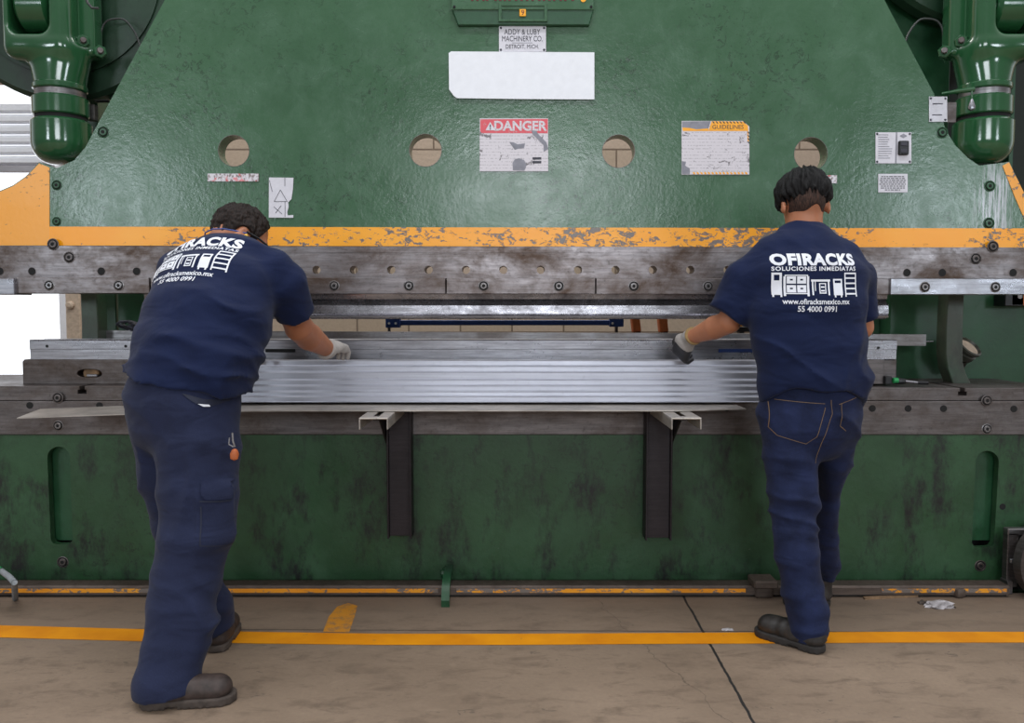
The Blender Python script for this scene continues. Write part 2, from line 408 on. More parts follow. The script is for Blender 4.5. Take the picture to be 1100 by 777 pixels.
def tag(o, label=None, cat=None, group=None, kind=None):
    if label: o['label'] = label
    if cat: o['category'] = cat
    if group: o['group'] = group
    if kind: o['kind'] = kind
    return o
def empty(name, loc, label, cat, group=None):
    o = bpy.data.objects.new(name, None); o.location = loc; o.empty_display_size = .1; C.objects.link(o)
    return tag(o, label, cat, group)
def circ(cx, cz, r, n=28): return [(cx+r*math.cos(2*math.pi*i/n), cz+r*math.sin(2*math.pi*i/n)) for i in range(n)]
def pxpoly(pts, Y): return [(P(x, y, Y).x, P(x, y, Y).z) for x, y in pts]

# ------------------------------------------------------------------ setting
YW = 6.5
b = MB(); b.box((-14, -10, -.3), (14, 3.66, 0), 'floor', 0); b.box((-14, 4.75, -.3), (14, 14, 0), 'floor', 0); b.box((-14, 3.66, -.5), (14, 4.75, -.3), 'floor', 0)
tag(b.build('floor'), 'worn brown concrete shop floor with saw cut joints', kind='structure')
xd = PX(74, YW)
b = MB(); b.box((xd, YW, 0), (9, YW+.2, 6), 'block', 0); b.box((-9, YW, PZ(84, YW)), (xd, YW+.2, 6), 'block', 0); b.box((-9, YW, 0), (PX(-260, YW), YW+.2, PZ(84, YW)), 'block', 0)
tag(b.build('wall_back'), 'beige concrete block wall behind the press', kind='structure')
b = MB()
b.box((xd-.06, YW-.03, 0), (xd, YW+.22, PZ(84, YW)), 'white', .004); b.box((PX(-260, YW), YW-.03, 0), (PX(-260, YW)+.06, YW+.22, PZ(84, YW)), 'white', .004)
tag(b.build('door_1'), 'white frame of the bright open shop door', kind='structure')
# slatted roller shutter part way down the door opening
b = MB(); z0 = PZ(176, YW); z1 = PZ(108, YW); n = 6; h = (z1-z0)/n
for i in range(n):
    zz = z0+i*h
    b.prism_x([(YW+.1, zz+.006), (YW+.075, zz+h*.3), (YW+.075, zz+h*.7), (YW+.1, zz+h-.002), (YW+.115, zz+h-.002), (YW+.115, zz+.006)], PX(-258, YW), xd-.05, 'white')
b.box((PX(-258, YW), YW+.07, z0-.05), (xd-.05, YW+.12, z0), 'alu', .004)
tag(b.build('shutter_1', smooth=40), 'pale slatted shutter band hanging in the bright doorway', 'shutter')
b = MB(); b.box((PX(70, 6.2), 6.2, 0), (PX(86, 6.2), 6.36, 5), 'beige', .01)
b.rev([(.03, 0), (.03, .02), (.015, .03)], P(76, 328, 6.2), (0, -1, 0), 'beige', 12)
tag(b.build('column_steel'), 'beige painted column beside the bright doorway', 'column')

# floor paint
b = MB(); top = [(-60, 671), (0, 672), (150, 676), (275, 679), (410, 681), (550, 681), (700, 680.3), (825, 679.5), (960, 679), (1100, 679), (1180, 679)]
bot = [(-60, 684), (0, 685), (150, 689), (275, 691.5), (410, 693), (550, 693), (700, 692), (825, 691.5), (960, 690.5), (1100, 690.5), (1180, 690.5)]
v = []; 
for t, q in zip(top, bot): v += [G(*t, .0015), G(*q, .0015)]
b.add(v, [(2*i, 2*i+1, 2*i+3, 2*i+2) for i in range(len(top)-1)], 'line')
tag(b.build('floor_stripe', smooth=0), 'long yellow safety stripe painted across the concrete floor', 'floor marking')
b = MB(); pts = [(347, 679), (353, 663), (362, 652), (374, 648), (384, 651), (381, 662), (375, 679.5)]
b.add([G(x, y, .0012) for x, y in pts], [tuple(range(len(pts)))], 'line_worn')
tag(b.build('floor_mark', smooth=0), 'short worn yellow paint stub joining the long floor stripe', 'floor marking')

# ------------------------------------------------------------------ press brake
YR = 3.80; YB = 3.75
press = empty('press_brake', (0, 4.1, 0), 'huge green press brake with orange band filling the view', 'machine')
def part(b, name, parent=press, **k): return b.build(name, parent, **k)

# ram
TH = .09
outline = [(-140, 263.5), (-140, 232), (-60, 219), (0, 205), (14, 199), (27, 190), (36, 181), (42, 174), (60, 181), (80, 172), (92, 158), (103, 137), (177, 0), (205, -52), (920, -52), (950, 0), (1003, 100), (1016, 140), (1026, 156), (1040, 170), (1052, 178), (1084, 174), (1098, 203), (1128, 268), (1128, 265), (700, 264.5)]
outline = outline[:23]+[(1128, 265.5)]
holes = []
for hx, hy, hr in ((251, 162, 16.3), (457, 161.5, 17), (664.5, 162.5, 17.2), (871, 165.5, 17.5)):
    p = P(hx, hy, YR); holes.append(circ(p.x, p.z, hr*YR/F, 40))
b = MB(); b.prism(pxpoly(outline, YR), YR, YR+TH, 'ram', holes)
for hx, hy, hr in ((251, 162, 16.3), (457, 161.5, 17), (664.5, 162.5, 17.2), (871, 165.5, 17.5)):   # bare worn rim of each sight hole
    p = P(hx, hy, YR-.0008); r = hr*YR/F
    n = 40; v = [(p.x+rr*math.cos(2*math.pi*i/n), YR-.0008, p.z+rr*math.sin(2*math.pi*i/n)) for rr in (r, r+.0018) for i in range(n)]
    b.add(v, [(i, (i+1) % n, n+(i+1) % n, n+i) for i in range(n)], 'steel_d')
ram = part(b, 'ram', smooth=35, fix=False)
# painted bands on the ram
def flat(poly, Y, mat, name, parent, t=.003, **k):
    b = MB(); b.prism(pxpoly(poly, Y), Y, Y+t, mat, **k); return b.build(name, parent, smooth=0)
flat([(53, 243.5), (1140, 245.5), (1140, 266), (53, 263.8)], YR-.003, 'orange', 'orange_band', ram)
flat([(-140, 263.8), (-140, 233), (-60, 220), (0, 206), (14, 200), (27, 191), (36, 182), (42, 175.5), (53, 180), (53, 263.8)], YR-.003, 'ear', 'orange_ear', ram)
flat([(1077, 178), (1084, 174.5), (1098, 203), (1126, 262), (1112, 262), (1090, 211)], YR-.003, 'ear', 'orange_edge', ram)

def socket(b, px, py, Y, r, rim='steel_d', proud=.004, depth=.012):
    """counterbored socket-head screw"""
    p = P(px, py, Y); R = r*Y/F
    b.rev([(R, 0), (R, .0012), (R*.86, .0022), (R*.8, .0005), (R*.8, -.001)], p, (0, -1, 0), rim, 24, cap=False)
    b.rev([(R*.8, 0), (R*.8, .0006)], p, (0, -1, 0), 'hole', 24)
    b.rev([(R*.62, 0), (R*.62, proud), (R*.54, proud+.002), (R*.3, proud+.002)], p, (0, -1, 0), rim, 24, cap=False)
    b.rev([(R*.3, .0005), (R*.3, proud+.0012)], p, (0, -1, 0), 'hole', 6)
def bolt(px, py, Y, r, parent, name='bolt', rim='steel'):
    b = MB(); socket(b, px, py, Y, r, rim); return b.build(name, parent)
for px, py, r in ((111, 142, 6.2), (61, 199, 5.5), (61, 238, 5), (1012, 142.5, 6.2), (1063, 200, 6), (1062, 240, 6.2)):
    bolt(px, py, YR, r, ram, rim='frame')
for px, py in ((57, 262.5), (1066.5, 265)): bolt(px, py, YR-.022, 6.2, ram, rim='steel_d')

# cast nameplate at the top
b = MB(); Yn = YR-.022
b.prism(pxpoly([(484, -40), (638, -40), (638, 10), (633, 27), (492, 27), (485.5, 10)], Yn), Yn, YR, 'frame', bev=.004)
b.prism(pxpoly([(485, -40), (638, -40), (638, 10.5), (485, 10.5)], Yn-.006), Yn-.006, Yn, 'ram', bev=.003)
b.prism(pxpoly([(535.5, 3.5), (588, 3.5), (588, 23), (535.5, 23)], Yn-.01), Yn-.01, YR, 'ram', [pxpoly([(539, 6.5), (584.5, 6.5), (584.5, 20.5), (539, 20.5)], Yn-.01)], bev=.002)
b.box(P(558, 9.5, Yn-.007), P(565, 18, Yn-.001), 'sticker_o', .002)
b.text('9', .032, 'maroon', facing(561.5, 13.6, Yn-.0075), ext=.0003)
for x in (506, 511.5, 518, 522, 531, 536, 541, 546, 553, 559, 565, 571, 578, 583, 589, 594, 601, 606, 614): b.box(P(x, -16, Yn-.008), P(x+2.6, 1.1, Yn-.005), 'maroon', .001)
b.rev([(.012, 0), (.012, .003)], P(626.5, -.5, Yn-.006), (0, -1, 0), 'sticker_o', 16)
for x in (488, 635): b.rev([(.006, 0), (.006, .004)], P(x, 7.5, Yn-.006), (0, -1, 0), 'hole', 12)
part(b, 'nameplate', ram)

def plate(x0, y0, x1, y1, mat, name, extra=None, Y=None, t=.003, poly=None, scr=0):
    Y = YR-.004 if Y is None else Y
    b = MB(); b.prism(pxpoly(poly or [(x0, y1), (x0, y0), (x1, y0), (x1, y1)], Y), Y, Y+t, mat)
    if scr:
        for x in (x0+scr, x1-scr):
            for y in (y0+scr, y1-scr): b.rev([(.0055, 0), (.004, .003)], P(x, y, Y), (0, -1, 0), 'ink', 8)
    if extra: extra(b, Y-.0006)
    return b.build(name, ram, smooth=30)
def ex(b, Y):
    b.text('ADDY & LUBY', .034, 'ink', facing(561, 34.5, Y), sx=.74, ext=.0003)
    b.text('MACHINERY CO.', .034, 'ink', facing(561, 41.8, Y), sx=.7, ext=.0003)
    b.text('DETROIT, MICH.', .026, 'ink', facing(561, 50.2, Y), sx=.78, ext=.0003)
    b.box(P(550, 45.8, Y), P(572, 46.2, Y-.0005), 'ink_l', 0)
plate(536, 28, 586.5, 55.5, 'offwhite', 'maker_plate', ex, Y=YR-.007, scr=2)
plate(0, 0, 0, 0, 'white', 'blank_panel', poly=[(484.5, 55.2), (638.5, 56.2), (638.5, 106.8), (560, 106.4), (491, 105.5), (487.5, 103), (482.4, 96), (482, 57)], Y=YR-.012, t=.004)
def ex(b, Y):
    b.prism(pxpoly([(516, 128.2), (588.4, 127.8), (588.4, 143.2), (517.5, 143), (516, 141)], Y), Y, Y+.0004, 'redlabel')
    b.text('DANGER', .058, 'label', facing(558.5, 135.8, Y-.0004), bold=.002, ext=.0003)
    b.prism(pxpoly([(521.5, 140), (532, 140), (526.7, 131)], Y-.0008), Y-.0008, Y-.0004, 'offwhite')
    b.text('!', .03, 'ink', facing(526.7, 136.8, Y-.001), ext=.0003, bold=.001)
    g = lin((112, 106, 110))
    b.prism(pxpoly([(551, 183), (550.5, 175), (553, 171), (558, 170), (563, 172), (565.5, 176), (565, 180), (563, 183.5)], Y), Y, Y+.0003, 'ink_l')
    b.prism(pxpoly([(547, 152.5), (552, 153), (556, 155), (564, 154), (563, 159), (556, 160), (553, 161), (550, 157)], Y), Y, Y+.0003, 'ink_l')
    b.prism(pxpoly([(571, 140), (576, 140.5), (579, 145), (587, 153), (589, 160), (584, 163), (584, 156), (577, 149), (572, 144)], Y), Y-.001, Y+.0003, 'ink_l')
    b.box(P(572, 169, Y), P(581.5, 171.5, Y-.0004), 'ink', 0); b.box(P(572, 173, Y), P(581.5, 175.5, Y-.0004), 'ink', 0)
plate(515.3, 127.2, 588.8, 184, 'label', 'danger_sign', ex)
def ex(b, Y):
    b.prism(pxpoly([(761, 140.8), (764.5, 130.2), (797.5, 130.5), (803.5, 135), (804.5, 152), (803, 152), (802.8, 140.8)], Y), Y, Y+.0004, 'sticker_o')
    b.prism(pxpoly([(733, 137), (741, 137.5), (748, 139), (761, 138), (761, 140.8), (746, 140.8), (733.5, 140.8)], Y), Y, Y+.0004, 'sticker_o')
    b.prism(pxpoly([(732.8, 130.6), (763.5, 130.2), (761, 138), (748, 139), (741, 137.5), (733, 137)], Y), Y, Y+.0004, 'ink_l')
    b.text('GUIDELINES', .026, 'ink', facing(782, 136.6, Y-.0003), ext=.0002)
    for i in range(10):
        x = 765+i*3.7; b.prism(pxpoly([(x, 130.4), (x+1.4, 130.4), (x+3, 132.6), (x+1.6, 132.6)], Y-.0003), Y-.0003, Y, 'ink')
    for i in range(15):
        x = 744+i*4; b.prism(pxpoly([(x, 185), (x+2.2, 185), (x+3.2, 187.2), (x+1, 187.2)], Y), Y, Y+.0003, 'sticker_o')
    for i in range(4):
        y = 141+i*3.5; b.prism(pxpoly([(803.3, y), (805, y+1.4), (805, y+3), (803.3, y+1.6)], Y), Y-.0004, Y, 'ink')
    b.prism(pxpoly([(732.5, 173), (737, 174), (736, 178), (741, 181), (741, 187), (732.5, 187)], Y), Y, Y+.0003, 'ink_l')
plate(0, 0, 0, 0, 'label', 'guidelines_sign', ex, poly=[(732.2, 187.6), (732.2, 130), (798, 130), (805, 136), (805, 187.6)])
plate(223, 186.5, 278, 194.8, 'strip', 'text_sticker'); plate(844, 188.3, 899, 196.8, 'strip', 'text_sticker')
def ex(b, Y):
    for seg in (((294.5, 216.5), (301.2, 204)), ((301.2, 204), (308.5, 216.5)), ((308.5, 216.5), (294.5, 216.5)), ((306, 191), (306, 200)), ((306.2, 216), (306.2, 233)), ((289.5, 194), (292.5, 206)), ((294, 222), (303, 230)), ((302, 221), (296, 229))):
        b.tube([P(*seg[0], Y), P(*seg[1], Y)], .0012, 'ink', 4)
plate(0, 0, 0, 0, 'offwhite', 'torn_label', ex, poly=[(288.7, 233.8), (288.9, 190.7), (315.2, 191), (314.6, 203), (313, 214), (309.5, 217.5), (310, 222), (308.5, 228), (309, 231.5), (315, 231), (315, 234)])
def ex(b, Y):
    for i in range(11): b.box(P(943.5, 144.5+i*2.5, Y), P(956+random.uniform(-3, 3), 145.2+i*2.5, Y-.0003), 'ink_l', 0)
    b.box(P(962.5, 142, Y), P(963, 175.5, Y-.0005), 'ink_l', 0)
    b.box(P(966, 151, Y-.014), P(975, 167, Y), 'black', .004); b.box(P(968, 152.5, Y-.017), P(973, 157.5, Y), 'ink', .002); b.box(P(968, 160, Y-.017), P(973, 165, Y), 'ink', .002)
    b.prism(pxpoly([(966.5, 146), (970.5, 143.5), (974.5, 146), (970.5, 148.5)], Y), Y-.0004, Y, 'ink_l')
plate(940.6, 142.2, 979, 175.5, 'offwhite', 'data_plate', ex, scr=1.7)
def ex(b, Y):
    for i in range(8):
        w = [12, 13, 14, 13.5, 14, 13, 13, 8][i]; x = 959-w+random.uniform(-.5, .5)
        while x < 959+w:
            l = random.uniform(1.5, 4); b.box(P(x, 189.3+i*2.05, Y), P(min(x+l, 959+w), 190.2+i*2.05, Y-.0003), 'ink', 0); x += l+.9
plate(943.5, 186.8, 975, 206.6, 'offwhite', 'instruction_plate', ex)
def ex(b, Y):
    b.box(P(1002, 111, Y), P(1013, 112, Y-.0005), 'ink', 0); b.box(P(1001.5, 123, Y), P(1012, 124, Y-.0005), 'ink', 0)
    b.box(P(1017.5, 110, Y+.01), P(1027, 131.5, Y+.008), 'steel_d', .001)
plate(998, 103.8, 1017.5, 130.8, 'alu', 'reference_plate', ex, scr=2)

# steel band under the ram, with a row of through holes
xs = [34.5, 109, 147]; mid = [340+40.15*i for i in range(12)]; xr = [937, 974, 1012, 1088]
Y1 = YR-.02; hl = []
for x in mid:
    p = P(x, 290, Y1); hl.append(circ(p.x, p.z, 4.4*Y1/F, 18))
b = MB(); b.prism(pxpoly([(-140, 299), (-140, 264), (1140, 266), (1140, 299)], Y1), Y1, Y1+.1, 'steel_ram', hl)
b.prism(pxpoly([(330, 266.3), (800, 266.3), (800, 271.5), (330, 271.5)], Y1-.003), Y1-.003, Y1, 'steel_ram')
tb = part(b, 'tool_beam', smooth=35, fix=False)
for x in xs+xr+[0]:
    b = MB(); y = 291.5 if x < 500 else 293; R = 4*Y1/F
    b.rev([(R, 0), (R, .0015)], P(x, y, Y1), (0, -1, 0), 'hole', 18); b.rev([(R*1.15, 0), (R*1.12, .001), (R, .0014)], P(x, y, Y1), (0, -1, 0), 'steel_ram', 18, cap=False)
    b.build('bolt_hole', tb)
for x, y in ((74.5, 276.5), (1048, 278)): bolt(x, y, Y1, 6.2, tb, rim='steel_d')
# clamp strips with two screws each
edges = [16.5, 161, 320, 479, 640, 799.5, 956.5, 1140]
Y2 = YR-.05
clamps = []
for i in range(7):
    x0, x1 = edges[i]+.5, edges[i+1]-.5
    dy = 1.5*(x0-16)/1100
    b = MB(); yy = Y2-(.012 if i == 6 else 0)
    b.box(P(x0, 298.2+dy, yy), P(x1, 315.2+dy, yy)+Vector((0, .13, 0)), 'steel_l' if i == 6 else 'steel_ram', .002)
    cl = part(b, 'clamp_strip')
    for bx in ([53, 127.6], [199, 279], [359, 439.3], [519.5, 600.3], [680.7, 760.6], [840, 917], [993.4, 1069])[i]:
        bolt(bx, 306.6+1.5*(bx-16)/1100+(.6 if i > 5 else 0), yy, 5.7, cl, rim='steel')
b = MB(); b.box(P(-140, 299.5, Y2-.02), P(15.5, 316.5, Y2-.02)+Vector((0, .14, 0)), 'steel_l', .003); part(b, 'clamp_strip')

# bed: machined top, green apron
YG = YB+.006
def slot(x0, x1, y0, y1, tx, bx):
    n = 10; r = (x1-x0)/2; pts = []
    for i in range(n+1):
        a = math.pi-math.pi*i/n; pts.append((tx+r*math.cos(a), y0+r*.95-r*.95*math.sin(a)))
    rb = 5
    pts += [(bx+r-.5, y1-rb), (bx+r-rb*.6, y1-1), (bx+r-rb-2, y1), (bx-r+rb+2, y1), (bx-r+rb*.6, y1-1), (bx-r+.5, y1-rb)]
    return pts
sl = slot(51, 75.5, 480, 585, 63, 66.3); sr = slot(1047, 1072, 484.5, 588.5, 1060.5, 1056)
b = MB(); b.prism(pxpoly([(-140, 700), (-140, 464), (1140, 466.5), (1140, 700)], YG), YG, YG+.035, 'bed', [pxpoly(sl, YG), pxpoly(sr, YG)])
bed = part(b, 'bed_apron', smooth=30, fix=False)
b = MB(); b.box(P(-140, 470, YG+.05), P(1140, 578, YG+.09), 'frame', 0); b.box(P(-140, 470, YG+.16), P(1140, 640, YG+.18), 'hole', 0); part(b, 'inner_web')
for px, py, r in ((67.5, 604, 6.3), (1053, 608, 6.3)): bolt(px, py, YG, r, bed, rim='steel_d')
b = MB(); b.rev([(.014, 0), (.014, .001)], P(1077, 544.5, YG), (0, -1, 0), 'hole', 16); b.build('bolt_hole', bed)
zt = PZ(415, YB)
b = MB()
b.box((PX(-140, YB), YB, PZ(467.5, YB)), (PX(1140, YB), YB+.75, PZ(431.2, YB)), 'steel_d', .004)
top = part(b, 'bed_rail')
for x in [32, 107, 937, 975.5, 1013.5, 1089, 290, 781]:
    y = 435.5+4*(x/1100); b = MB(); R = 3.7*YB/F
    b.rev([(R, 0), (R, .0015)], P(x, y, YB), (0, -1, 0), 'hole', 18); b.build('bolt_hole', top)
for x, y in ((62.5, 457.5), (1060, 461)): bolt(x, y, YB, 5.8, top, rim='steel')
Yb = YB+.008; b = MB()
tn = []
for x in (88, 1034):
    for dx, ww, ya, yb_ in ((0, 2.6, 414.9, 419.5), (0, 4.5, 419.5, 423.5)): tn.append((x, ww, ya, yb_))
b.prism(pxpoly([(-140, 430.6), (-140, 415), (85.4, 415), (85.4, 419), (83.5, 419), (83.5, 423.5), (92.5, 423.5), (92.5, 419), (90.6, 419), (90.6, 415),
                (1031.4, 417), (1031.4, 421), (1029.5, 421), (1029.5, 425.5), (1038.5, 425.5), (1038.5, 421), (1036.6, 421), (1036.6, 417), (1140, 417), (1140, 430.6)], Yb), Yb, Yb+.7, 'steel_d', bev=.002)
bol = part(b, 'bolster', smooth=30)
for x, y in ((62, 427.5), (1060, 430.5)): bolt(x, y, YB-.004, 6, bol, rim='steel_d')

# side frames behind the ram
b = MB(); Yf = 4.3
b.box(P(958, 252, Yf), P(1097, 430, Yf+.12), 'frame', .006); b.box(P(925, -60, Yf), P(1003, 252, Yf+.12), 'frame', .006); b.box(P(935, -60, Yf+.12), P(985, 430, Yf+.3), 'frame', .004)
b.box(P(985, -80, 5.0), P(1200, 262, 5.05), 'recess_shade', 0); b.box(P(1003, -60, Yf+.12), P(1008, 250, Yf+.7), 'recess_shade', 0)  # added dark plates, colour stands in for shade behind the right rod
b.box((PX(1097, Yf)-.02, Yf+.12, 0), (PX(1097, Yf), Yf+1.4, 2.9), 'frame', 0)
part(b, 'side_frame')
b = MB(); b.box(P(116, -40, Yf), P(195, 430, Yf+.1), 'frame', .006); b.box(P(100, 190, Yf+.06), P(158, 430, Yf+.4), 'frame', .004); b.box(P(100, -40, Yf+.05), P(118, 420, Yf+.3), 'frame', .004)
part(b, 'side_frame')
# curved guide straps standing on the bed
def strap(m, name='guide_strap'):
    L = [(1018.5, 316), (1016.5, 350), (1016, 380), (1018, 396), (1024, 413)]; R = [(1044, 413.5), (1038, 402), (1034.5, 390), (1034.5, 350), (1036, 316)]
    pts = L+R
    if m: pts = [(1122-x, y-2) for x, y in pts]
    Y = 4.02; b = MB(); b.prism(pxpoly(pts, Y), Y, Y+.09, 'strap', bev=.004); return part(b, name)
M['strap'] = paint_green('worn_green_strap', (50, 84, 60), (66, 58, 54), (82, 76, 72), (.3, .5), .8, dirt=.5)
strap(0); strap(1)
b = MB(); o = P(1040, 376, 4.12); ax = Vector((.35, -.6, .7))
b.rev([(.03, -.06), (.055, -.05), (.06, -.02), (.052, -.015), (.064, 0), (.064, .012), (.056, .016), (.05, .004), (.02, .002)], o+Vector((0, 0, .01)), ax, 'strap', 28)
b.rev([(.05, .004), (.001, .006)], o+Vector((0, 0, .01)), ax, 'beige', 24)
b.tube([o-ax*.05, o+Vector((-.01, .1, -.09))], .04, 'strap', 16)
part(b, 'oil_filler')

# round gear housings
for cx, cy in ((65, -28), (1057, -112)):
    Y = 4.16; c = P(cx, cy, Y); R = 131*Y/F
    b = MB(); b.rev([(R-.02, 0), (R, .02), (R, .09), (R-.02, .11)], c+Vector((0, .11, 0)), (0, -1, 0), 'housing', 72)
    b.rev([(R*.8, 0), (R*.8, .01), (R*.78, .012)], c, (0, -1, 0), 'housing', 64)
    part(b, 'gear_housing')

# ------------------------------------------------------------------ implicit surfaces (bodies, clothes, castings)
def lerp(a, b, t): return a+(b-a)*t
def smin(a, b, k):
    if k <= 0: return np.minimum(a, b)
    h = np.clip(.5+.5*(b-a)/k, 0, 1); return b+(a-b)*h-k*h*(1-h)
def vnorm(v): v = np.array(v, float); return v/np.linalg.norm(v)
def seg(p, a, b, wa, da, wb, db, W=(1, 0, 0), cap=.8):
    a = np.array(a, float); b = np.array(b, float); ab = b-a; L2 = ab@ab; A = ab/math.sqrt(L2)
    W = np.array(W, float); W = W-A*(W@A); W /= np.linalg.norm(W); D = np.cross(A, W)
    q = p-a; t = np.clip((q@ab)/L2, 0, 1); ts = t*t*(3-2*t)*.5+t*.5
    w = wa+(wb-wa)*ts; d = da+(db-da)*ts; m = np.minimum(w, d)*cap
    r = q-t[..., None]*ab; u = r@W; v = r@D; n = r@A
    k = np.sqrt((u/w)**2+(v/d)**2+(n/m)**2)+1e-9
    g = np.sqrt((u/w**2)**2+(v/d**2)**2+(n/m**2)**2)+1e-9
    return np.where(k < .05, -np.minimum(w, d), k*(k-1)/g)
def chain(p, st, W=(1, 0, 0), k=.015, cap=.8):
    d = None
    for s, e in zip(st[:-1], st[1:]):
        x = seg(p, s[0], e[0], s[1], s[2], e[1], e[2], W, cap); d = x if d is None else smin(d, x, k)
    return d
def ell(p, c, r, R=None):
    q = p-np.array(c, float)
    if R is not None: q = q@R
    r = np.array(r, float); k = np.sqrt(((q/r)**2).sum(-1))+1e-9; g = np.sqrt(((q/r**2)**2).sum(-1))+1e-9
    return np.where(k < .05, -r.min(), k*(k-1)/g)
def rbox(p, c, h, r, R=None):
    q = p-np.array(c, float)
    if R is not None: q = q@R
    q = np.abs(q)-(np.array(h, float)-r)
    return np.sqrt((np.maximum(q, 0)**2).sum(-1))+np.minimum(q.max(-1), 0)-r
def surface(fn, lo, hi, h):
    """naive surface nets of fn over a box"""
    lo = np.array(lo, float); n = np.ceil((np.array(hi)-lo)/h).astype(int)+1
    g = np.stack(np.meshgrid(*[lo[i]+h*np.arange(n[i]) for i in range(3)], indexing='ij'), -1)
    s = fn(g).astype(float)
    c = tuple(slice(0, -1) for _ in range(3))
    cor = [(i, j, k) for i in (0, 1) for j in (0, 1) for k in (0, 1)]
    def at(o): return s[tuple(slice(o[a], s.shape[a]-1+o[a]) for a in range(3))]
    neg = sum((at(o) < 0).astype(int) for o in cor); act = (neg > 0) & (neg < 8)
    acc = np.zeros(act.shape+(3,)); cnt = np.zeros(act.shape)
    for a in range(3):
        for o in cor:
            if o[a]: continue
            o2 = list(o); o2[a] = 1; s0 = at(o); s1 = at(tuple(o2)); x = (s0 < 0) != (s1 < 0)
            t = np.where(x, s0/np.where(x, s0-s1, 1), 0)
            pos = np.zeros(act.shape+(3,))
            for b_ in range(3): pos[..., b_] = o[b_] if b_ != a else t
            acc += np.where(x[..., None], pos, 0); cnt += x
    idx = -np.ones(act.shape, int); ii = np.argwhere(act); idx[act] = np.arange(len(ii))
    V = lo+h*(ii+acc[act]/cnt[act][:, None])
    faces = []
    for a in range(3):
        b_, c_ = (a+1) % 3, (a+2) % 3
        s0 = s[tuple(slice(0, -1) if x == a else slice(None) for x in range(3))]; s1 = s[tuple(slice(1, None) if x == a else slice(None) for x in range(3))]
        ch = (s0 < 0) != (s1 < 0); e = np.argwhere(ch)
        ok = (e[:, b_] > 0) & (e[:, c_] > 0) & (e[:, b_] < s.shape[b_]-1) & (e[:, c_] < s.shape[c_]-1); e = e[ok]
        if not len(e): continue
        def off(db, dc):
            q = e.copy(); q[:, b_] += db; q[:, c_] += dc; return idx[q[:, 0], q[:, 1], q[:, 2]]
        quad = np.stack([off(-1, -1), off(0, -1), off(0, 0), off(-1, 0)], 1)
        inside = s0[tuple(e.T)] < 0; quad[~inside] = quad[~inside][:, ::-1]
        faces.append(quad)
    Fc = np.concatenate(faces); Fc = Fc[(Fc >= 0).all(1)]
    return V, Fc
def sdf_obj(name, fn, lo, hi, h, mat, parent=None, sm=2, matfn=None, mats=()):
    V, Fc = surface(fn, lo, hi, h)
    me = bpy.data.meshes.new(name); me.from_pydata(V.tolist(), [], Fc.tolist()); me.update()
    bm = bmesh.new(); bm.from_mesh(me)
    for _ in range(sm): bmesh.ops.smooth_vert(bm, verts=bm.verts[:], factor=.5, use_axis_x=True, use_axis_y=True, use_axis_z=True)
    bmesh.ops.recalc_face_normals(bm, faces=bm.faces[:]); bm.to_mesh(me); bm.free()
    me.materials.append(M[mat])
    for m in mats: me.materials.append(M[m])
    if matfn:
        cen = np.array([p.center for p in me.polygons]); me.polygons.foreach_set('material_index', matfn(cen).astype(int))
    me.shade_smooth()
    o = bpy.data.objects.new(name, me); C.objects.link(o)
    if parent: put_under(o, parent)
    return o
def bnd(pts, m=.15):
    a = np.array([list(p) for p in pts]); return a.min(0)-m, a.max(0)+m
def vnoise(q, seed):
    rs = np.random.RandomState(seed); T = rs.rand(32, 32, 32)
    i = np.floor(q).astype(int); f = q-i; f = f*f*(3-2*f); o = 0
    for a in (0, 1):
        for b_ in (0, 1):
            for c in (0, 1):
                w = (f[..., 0] if a else 1-f[..., 0])*(f[..., 1] if b_ else 1-f[..., 1])*(f[..., 2] if c else 1-f[..., 2])
                o = o+w*T[(i[..., 0]+a) % 32, (i[..., 1]+b_) % 32, (i[..., 2]+c) % 32]
    return o
def fold(p, d, freq, amp, aniso=5, seed=0, sharp=2):
    """irregular long cloth creases running across direction d"""
    d = vnorm(d); u = vnorm(np.cross(d, (0, 1, 0))); v = np.cross(d, u); k = freq/6.28*1.1; m = k/aniso
    w = vnoise(p*5+7.3, seed+50)*1.6
    q = np.stack([(p@d)*k+w, (p@u)*m, (p@v)*m], -1)+13.7
    n = vnoise(q, seed); n2 = vnoise(p*6.5+3.1, seed+20)
    r_ = np.clip(1-np.abs(2*n-1)*1.7, 0, 1)**sharp
    return 2.1*amp*(r_-.2)*np.clip(n2*2.4-.6, 0, 1.3)

